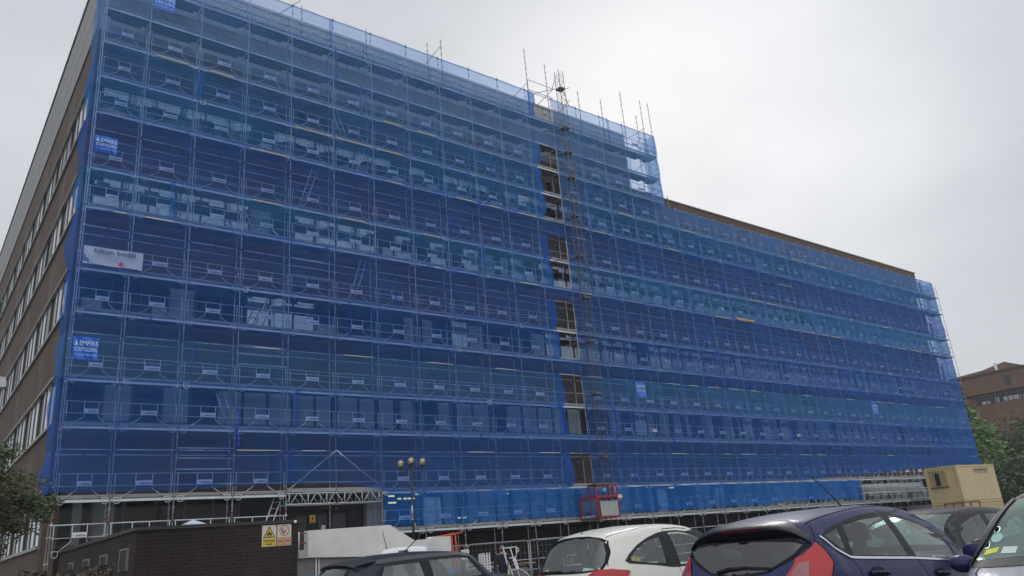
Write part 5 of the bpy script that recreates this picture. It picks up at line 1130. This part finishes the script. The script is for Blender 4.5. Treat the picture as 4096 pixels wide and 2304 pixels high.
mb = MB(); V = []; F = []; prof = [(.60, 1.412, .0), (.42, 1.392, .10), (.27, 1.352, .14), (.235, 1.332, .145), (.245, 1.30, .125), (.295, 1.205, .045), (.38, 1.195, .04)]; ny = 30
for i in range(ny+1):
    y = -.655+1.31*i/ny; u = abs(y)/.655
    for a, b, dr in prof: V.append((a+.07*u**3, y*(1 if a < .3 else (.70 if a > .5 else .93-.06*u)), b-dr*u**4.2-(.02 if a > .5 else 0)))
k = len(prof); F = [(i*k+j, i*k+j+1, (i+1)*k+j+1, (i+1)*k+j) for i in range(ny) for j in range(k-1)]+[tuple(range(k)), tuple(ny*k+j for j in range(k-1, -1, -1))]
mb.add(V, F, 0, True)
for i in range(ny):
    for j in (3, 4, 5): mb.m[i*(k-1)+j] = 1
spo = mb.build('spoiler', [navy, black_g], c.o)
mb = MB(); V = []
for i in range(9): y = -.20+.4*i/8; V += [(.226+.004*abs(y), y, 1.325), (.262, y, 1.285)]
mb.add(V, [(2*i, 2*i+1, 2*i+3, 2*i+2) for i in range(8)], 0); mb.build('brake_lamp', lamp_dark, spo)
mb = MB()
for a, b in zip([(.17, .22, .975), (.19, .12, 1.0), (.20, -.05, 1.005), (.2, -.30, .99)], [(.19, .12, 1.0), (.20, -.05, 1.005), (.2, -.30, .99), (.2, -.34, .985)]): mb.tube((a[0]-.055, a[1], a[2]), (b[0]-.055, b[1], b[2]), .018, 6)
mb.build('rear_wiper', black_p, c.o)
mb = MB(); mb.tube((2.05, 0, 1.47), (1.90, 0, 1.58), .009, 6, 0, .005); mb.tube((1.90, 0, 1.58), (1.38, 0, 1.93), .005, 5, 0, .002); mb.build('aerial', black_p, c.o)
c.mirror(2.66, .94, navy); WS = [(-.56, 1.385), (0, 1.41), (.56, 1.385), (.66, 1.05), (.70, .98), (0, 1.03), (-.70, .98), (-.66, 1.05)]
c.window('windscreen', [(-.60, 1.40), (0, 1.43), (.60, 1.40), (.74, .95), (0, .98), (-.74, .95)], [[(-.54, 1.375), (0, 1.40), (.54, 1.375), (.68, .98), (0, 1.02), (-.68, .98)]], ('f',), [cg]); c.finish()
# --- cream white three door city car
ksp = dict(L=3.62, wr=.58, wf=2.88, cab=(.55, 2.3), seat=1.45,
  w=[(0,.60),(.08,.70),(.25,.78),(.5,.82),(.9,.83),(2.7,.83),(3.2,.78),(3.5,.62),(3.62,.45)],
  wb=[(0,.55),(.08,.62),(.25,.70),(.5,.735),(.9,.76),(2.3,.765),(2.7,.74),(3.3,.62),(3.62,.40)],
  zb=[(0,.60),(.05,.85),(.15,.96),(.3,1.0),(.45,1.05),(.7,1.0),(1.0,.985),(1.3,.945),(2.2,.92),(2.8,.90),(3.3,.80),(3.62,.55)],
  we=[(0,.48),(.15,.55),(.3,.585),(.6,.60),(1.3,.575),(1.8,.57),(2.3,.60),(2.6,.62),(3.62,.3)],
  ze=[(0,.63),(.05,.89),(.15,1.08),(.26,1.22),(.4,1.285),(.56,1.305),(.76,1.335),(.99,1.385),(1.2,1.422),(1.33,1.433),(1.6,1.435),(1.79,1.41),(1.95,1.365),(2.1,1.295),(2.4,1.14),(2.6,1.0),(2.8,.95),(3.3,.84),(3.62,.58)],
  zt=[(0,.66),(.05,.93),(.12,1.08),(.2,1.24),(.30,1.40),(.40,1.448),(.55,1.478),(.8,1.504),(1.1,1.518),(1.46,1.515),(1.86,1.49),(2.15,1.44),(2.45,1.30),(2.75,1.10),(2.9,1.0),(3.3,.88),(3.62,.62)])
c = Car('parked_car', 'cream white small hatchback with large red tail lamp beside the navy hatchback', (6.8, 8.03, G0), 0, ksp, cream)
D1 = [(.449, 1.08), (.565, 1.157), (.761, 1.252), (.989, 1.331), (1.207, 1.382), (1.331, 1.397), (1.40, 1.398), (1.60, 1.40), (1.786, 1.377), (1.953, 1.322), (2.112, 1.255), (2.33, 1.12), (2.42, .95), (1.38, .938), (1.244, .945), (.967, .99), (.50, 1.045)]
QK = [(.568, 1.115), (.734, 1.205), (.964, 1.289), (1.213, 1.331), (1.197, 1.212), (1.148, 1.0), (.811, 1.032), (.562, 1.074)]; FK = [(1.42, 1.375), (1.601, 1.378), (1.776, 1.355), (1.943, 1.30), (2.10, 1.235), (2.27, 1.12), (2.30, .98), (1.43, .965), (1.44, 1.2)]
for sg in (-1, 1):
    c.window('side_window', D1, [QK, FK], ('s', sg), [cg, cg])
    c.strip('door_seam', [(1.38, .94), (1.355, 1.2), (1.34, 1.40), (1.36, 1.428), (1.63, 1.432), (1.85, 1.41)], ('s', sg), seam); c.strip('door_seam', [(1.38, .94), (1.43, .6), (1.4, .3)], ('s', sg), seam); c.strip('hatch_seam', [(.30, 1.33), (.27, 1.2), (.2, 1.03)], ('s', sg), seam); c.strip('roof_seam', [(.36, sg*.50), (.9, sg*.50), (1.5, sg*.50), (2.0, sg*.5)], ('t',), seam, .009)
    ls = [(.08, 1.005), (.265, .99), (.43, .968), (.455, .95), (.405, .90), (.30, .80), (.06, .78)]; tl = c.overlay('tail_lamp', ls, ('s', sg), lamp_red, off=.014)
    c.overlay('rear_lens', [(sg*a, b) for a, b in ((.43, .936), (.50, .975), (.60, 1.0), (.70, 1.0), (.70, .78), (.55, .78), (.45, .85))], ('r',), lamp_red, off=.014, parent=tl)
    c.overlay('reverse_lens', [(sg*(.56+.07*math.cos(t)), .88+.06*math.sin(t)) for t in np.linspace(0, 6.28, 17)[:-1]], ('r',), lamp_pink, off=.018, parent=tl)
KG2 = [(.66, .985), (.66, 1.08), (.62, 1.21), (.56, 1.31), (.46, 1.375), (.25, 1.405), (0, 1.412), (-.25, 1.405), (-.46, 1.372), (-.555, 1.335), (-.625, 1.19), (-.645, 1.08), (-.62, .99), (-.324, .972), (0, .967), (.324, .972)]
KG = [(a*.955 if b < 1.3 else a*.95, 1.19+(b-1.19)*.90) for a, b in KG2]
c.window('rear_window', KG2, [KG], ('r',), [cg], frame=black_g)
mb = MB(); mb.lathe((.02, .42, .99), [(.001, -.02), (.03, -.015), (.035, .01), (.02, .02), (.001, .02)], 10); mb.tube((.06, .50, .995), (.065, .1, 1.0), .024, 8, 0, .016); mb.build('rear_wiper', black_p, c.o)
mb = MB(); h_ = c.ray((.42, 0), ('t',)); mb.lathe(tuple(h_[0]), [(.001, .014), (.012, .01), (.016, -.01)], 10); mb.build('aerial_mount', black_p, c.o)
c.mirror(2.3, 1.0, cream); c.window('windscreen', [(-.58, 1.42), (0, 1.44), (.58, 1.42), (.68, 1.0), (0, 1.03), (-.68, 1.0)], [[(-.53, 1.40), (0, 1.42), (.53, 1.40), (.63, 1.03), (0, 1.06), (-.63, 1.03)]], ('f',), [cg]); c.finish()
# --- dark three door hatchback with contrasting roof
msp = dict(L=3.70, wr=.60, wf=3.07, cab=(.55, 2.45), seat=1.55,
  w=[(0,.62),(.08,.72),(.25,.79),(.5,.83),(.9,.84),(3.0,.84),(3.4,.76),(3.6,.6),(3.70,.45)],
  wb=[(0,.56),(.1,.64),(.25,.70),(.6,.735),(1.2,.745),(2.4,.735),(2.9,.71),(3.4,.62),(3.70,.40)],
  zb=[(0,.60),(.06,.82),(.2,.92),(.5,.96),(1.2,.945),(2.4,.925),(2.9,.92),(3.4,.84),(3.70,.60)],
  we=[(0,.48),(.15,.53),(.35,.565),(.7,.585),(1.4,.585),(2.1,.575),(2.45,.60),(2.8,.66),(3.70,.3)],
  ze=[(0,.63),(.06,.86),(.2,1.08),(.35,1.23),(.5,1.275),(.67,1.30),(1.13,1.325),(1.72,1.339),(2.12,1.342),(2.42,1.29),(2.60,1.12),(2.78,.955),(3.4,.87),(3.70,.62)],
  zt=[(0,.66),(.06,.90),(.14,1.06),(.24,1.24),(.34,1.335),(.5,1.37),(.7,1.398),(.95,1.425),(1.48,1.434),(1.88,1.418),(2.3,1.368),(2.55,1.22),(2.80,1.03),(3.0,.98),(3.4,.93),(3.70,.66)])
c = Car('parked_car', 'dark charcoal three door hatchback with roof spoiler beside the white van', (5.05, 11.65, G0), 0, msp, dkblue)
DM = [(.58, .975), (.62, 1.12), (.74, 1.255), (.80, 1.262), (1.13, 1.284), (1.59, 1.292), (2.10, 1.296), (2.335, 1.278), (2.46, 1.12), (2.585, .965), (1.6, .955)]
QM = [(.70, .985), (.72, 1.1), (.80, 1.238), (1.15, 1.25), (1.40, 1.255), (1.455, .985)]; FMn = [(1.62, .98), (1.587, 1.27), (1.9, 1.276), (2.10, 1.278), (2.30, 1.262), (2.41, 1.11), (2.53, .98)]
for sg in (-1, 1):
    c.window('side_window', DM, [QM, FMn], ('s', sg), [cg_dark, cg])
    c.strip('roof_rail', [(.62, 1.302), (1.13, 1.327), (1.72, 1.340), (2.12, 1.342), (2.38, 1.305)], ('s', sg), M('rail_grey', (.055, .055, .06), .4), .05, .012); c.strip('roof_rail', [(2.36, 1.30), (2.5, 1.16), (2.68, .975)], ('s', sg), MATS['rail_grey'], .05, .012)
    c.strip('roof_seam', [(.45, sg*.50), (1.0, sg*.50), (1.7, sg*.50), (2.2, sg*.5)], ('t',), seam, .012); c.handle(1.62, 1.80, .83, .825, sg, chrome)
    tl = c.overlay('tail_lamp', [(sg*a, b) for a, b in ((.50, .88), (.62, .88), (.62, .66), (.50, .66))], ('r',), lamp_red, off=.01)
c.window('rear_window', [(.55, .96), (.50, 1.26), (.3, 1.29), (0, 1.295), (-.3, 1.29), (-.50, 1.26), (-.55, .96), (0, .93)], [[(.49, .98), (.45, 1.24), (0, 1.265), (-.45, 1.24), (-.49, .98), (0, .955)]], ('r',), [cg_dark], frame=black_g)
mb = MB(); V = []; prof = [(.62, 1.388), (.42, 1.365), (.27, 1.335), (.245, 1.32), (.28, 1.285), (.40, 1.275)]; k = len(prof); ny = 24
for i in range(ny+1):
    y = -.60+1.2*i/ny; u = abs(y)/.60
    for a, b in prof: V.append((a+.06*u**4, y, b-.035*u**2-.025*u**6))
mb.add(V, [(i*k+j, i*k+j+1, (i+1)*k+j+1, (i+1)*k+j) for i in range(ny) for j in range(k-1)]+[tuple(range(k)), tuple(ny*k+j for j in range(k-1, -1, -1))], 0, True)
for i in range(ny):
    for j in (3, 4): mb.m[i*(k-1)+j] = 1
mb.build('spoiler', [dkblue, black_p], c.o)
mb = MB(); h_ = c.ray((1.52, 0), ('t',))[0]; mb.lathe(tuple(h_), [(.06, -.01), (.035, .012), (.012, .03), (.001, .035)], 10); mb.tube(h_+Vector((0, 0, .02)), h_+Vector((.37, 0, .30)), .009, 6, 0, .004); mb.build('aerial', black_p, c.o)
c.mirror(2.45, .95, dkblue); c.window('windscreen', [(-.58, 1.35), (0, 1.37), (.58, 1.35), (.68, .98), (0, 1.0), (-.68, .98)], [[(-.52, 1.33), (0, 1.35), (.52, 1.33), (.62, 1.01), (0, 1.03), (-.62, 1.01)]], ('f',), [cg]); c.finish()
# --- silver car, nose towards the left
def shift(sp, dz=1., **k):
    r_ = {a: (list(b) if isinstance(b, list) else b) for a, b in sp.items()}
    for a in ('zb', 'ze', 'zt'): r_[a] = [(x, z*dz) for x, z in r_[a]]
    r_.update(k); return r_
ssp = dict(fsp); ssp['ze'] = [p for p in fsp['ze'] if p[0] < 1.9]+[(2.0,1.415),(2.34,1.375),(2.65,1.26),(2.85,1.15),(3.0,1.05),(3.2,.955),(3.5,.88),(3.96,.52)]; ssp['we'] = [p for p in fsp['we'] if p[0] < 1.9]+[(2.0,.60),(2.5,.655),(2.8,.70),(3.0,.70),(3.3,.64),(3.96,.3)]; ssp['wb'] = [(a, b+(.03 if 2.0 < a < 3.2 else 0)) for a, b in fsp['wb']]; c = Car('parked_car', 'silver car at the right edge with permit stickers in its windscreen', (9.3, 2.0, G0), math.pi, ssp, silver_p)
WD = [(-.60, 1.40), (0, 1.43), (.60, 1.40), (.725, .94), (0, .965), (-.725, .94)]; WP = [(-.53, 1.375), (0, 1.405), (.53, 1.375), (.66, .985), (0, 1.02), (-.66, .985)]
c.window('windscreen', WD, [WP], ('f',), [cg_grn], frame=black_p)
for sg in (-1, 1):
    c.window('side_window', DLO, [QP, RD, FD], ('s', sg), [cg, cg, cg]); c.overlay('headlamp', [(sg*a, b) for a, b in ((.38, .70), (.60, .80), (.68, .82), (.66, .66), (.45, .60))], ('f',), lamp_clr, off=.006)
    c.strip('bonnet_seam', [(3.05, sg*.62), (3.4, sg*.58), (3.75, sg*.46)], ('t',), seam, .008)
    c.strip('screen_seal', [(sg*.715, .945), (sg*.64, 1.17), (sg*.575, 1.38)], ('f',), black_p, .035, .012)
c.overlay('permit_sticker', [(-.565+.042*math.cos(t), 1.12+.03*math.sin(t)) for t in np.linspace(0, 6.28, 21)[:-1]], ('f',), M('sticker_mint', (.30, .50, .46), .6), off=.007); c.overlay('permit_sticker', [(-.62, 1.01), (-.53, 1.03), (-.525, 1.06), (-.615, 1.045)], ('f',), M('sticker_yellow', (.55, .58, .03), .6), off=.007, h=.03); c.overlay('permit_sticker', [(-.50, 1.02), (-.40, 1.02), (-.40, 1.06), (-.50, 1.06)], ('f',), M('sticker_pale', (.5, .6, .55), .6), off=.007, h=.03)
c.mirror(2.66, .94, navy, .8); c.finish()
# --- black hatchback opposite the navy one
bsp = shift(fsp, .945); c = Car('parked_car', 'black hatchback facing left behind the bonnet of the navy hatchback', (13.5, 5.55, G0), math.pi, bsp, blk)
k_ = .945; sc_ = lambda P: [(a, b*k_) for a, b in P]
for sg in (-1, 1): c.window('side_window', sc_(DLO), [sc_(QP), sc_(RD), sc_(FD)], ('s', sg), [cg_dark, cg, cg]); c.strip('door_seam', [(1.788, .89), (1.84, .75), (1.86, .3)], ('s', sg), seam)
c.window('windscreen', sc_(WD), [sc_(WP)], ('f',), [cg_grn]); c.window('rear_window', sc_(FG2), [sc_(FG)], ('r',), [cg_dark]); c.mirror(2.66, .9, blk); c.finish()
# --- three cars half hidden farther back
c = Car('parked_car', 'white hatchback whose roof edge shows between the navy and the black hatchbacks', (13.15, 8.3, gz(15, 8)), 0, shift(fsp, .955), vanw)
for sg in (-1, 1): c.window('side_window', sc_(DLO), [sc_(QP), sc_(RD), sc_(FD)], ('s', sg), [cg_dark, cg, cg])
c.window('windscreen', sc_(WD), [sc_(WP)], ('f',), [cg_grn]); c.window('rear_window', sc_(FG2), [sc_(FG)], ('r',), [cg_dark]); c.finish()
c = Car('parked_car', 'dark grey car with only its roof showing in front of the cream containers', (26.6, 11.6, gz(25, 11)), math.pi, shift(fsp, .99), paint('grey_car_paint', (.05, .052, .06), .3, .3))
for sg in (-1, 1): c.window('side_window', DLO, [QP, RD, FD], ('s', sg), [cg_dark, cg, cg])
c.window('windscreen', WD, [WP], ('f',), [cg_grn]); c.window('rear_window', FG2, [FG], ('r',), [cg_dark]); c.finish()
vsp = dict(L=4.2, wr=.75, wf=3.3, cab=(1.2, 3.1), seat=2.3,
  w=[(0,.74),(.03,.79),(.1,.82),(.5,.83),(3.4,.83),(3.9,.74),(4.2,.5)], wb=[(0,.73),(.03,.78),(.1,.80),(.5,.81),(3.2,.80),(3.8,.66),(4.2,.45)], zb=[(0,.9),(3.2,.95),(3.8,.85),(4.2,.6)],
  we=[(0,.66),(.04,.70),(.1,.72),(2.6,.70),(3.0,.68),(4.2,.3)], ze=[(0,1.30),(.03,1.42),(.1,1.46),(2.4,1.46),(2.8,1.30),(3.2,1.02),(3.8,.92),(4.2,.63)], zt=[(0,1.33),(.03,1.46),(.1,1.515),(1.2,1.54),(2.3,1.53),(2.7,1.42),(3.1,1.15),(3.4,1.02),(4.2,.66)])
c = Car('parked_van', 'white van whose roof and high brake lamp show above the charcoal hatchback', (9.53, 17.0, gz(9, 17)), .9, shift(vsp, 1.175, w=[(x, w*.76) for x, w in vsp['w']], wb=[(x, w*.76) for x, w in vsp['wb']], we=[(x, w*.76) for x, w in vsp['we']]), vanw, 'van')
c.overlay('rear_door_recess', [(.42, 1.0), (.42, 1.51), (.36, 1.56), (-.36, 1.56), (-.42, 1.51), (-.42, 1.0)], ('r',), M('recess_grey', (.5, .5, .51), .5), off=.004)
mb = MB(); mb.box(-.03, .03, -.11, .11, 1.665, 1.71); mb.build('brake_lamp', lamp_dark, c.o); mb = MB(); mb.tube((.5, .47, 1.70), (.4, .56, 2.2), .012, 5, 0, .006); mb.build('aerial', black_p, c.o)
for sg in (-1, 1): c.window('side_window', [(2.0, 1.0), (2.0, 1.38), (2.5, 1.36), (2.95, 1.05)], [[(2.06, 1.03), (2.06, 1.34), (2.46, 1.32), (2.85, 1.05)]], ('s', sg), [cg])
c.window('windscreen', [(-.6, 1.42), (.6, 1.42), (.7, 1.05), (-.7, 1.05)], [[(-.55, 1.39), (.55, 1.39), (.65, 1.08), (-.65, 1.08)]], ('f',), [cg]); c.finish()

hv = MB(); rr = random.Random(4)
for k in range(9): hv.obox((6.8+.70+.05*math.sin(k*2.1), 8.03-.60+.03*math.cos(k*1.7), G0+1.05+.02*(k % 3)), (.07, .01*math.sin(k), .02*math.cos(k)), (0, .04, .01), (.01*math.sin(k*3), 0, .035), k % 2)
tag(hv.build('hi_vis_vest', [M('vest_yellow', (.50, .68, .04), .7), M('vest_orange', (.62, .16, .08), .7)]), 'crumpled yellow and orange safety vest inside the rear window of the white hatchback', 'vest')
# thin rainy air round the whole place, the camera inside it
hz_ = MB(); hz_.box(-60, 180, -40, 150, -3.0, 60); hm = bpy.data.materials.new('haze'); hm.use_nodes = True; t = hm.node_tree; t.nodes.clear()
o_ = t.nodes.new('ShaderNodeOutputMaterial'); pv = t.nodes.new('ShaderNodeVolumePrincipled'); pv.inputs['Color'].default_value = (.95, .97, 1, 1); pv.inputs['Density'].default_value = .0007; pv.inputs['Anisotropy'].default_value = .2; t.links.new(pv.outputs[0], o_.inputs['Volume'])
hz_.build('haze', hm, kind='stuff')
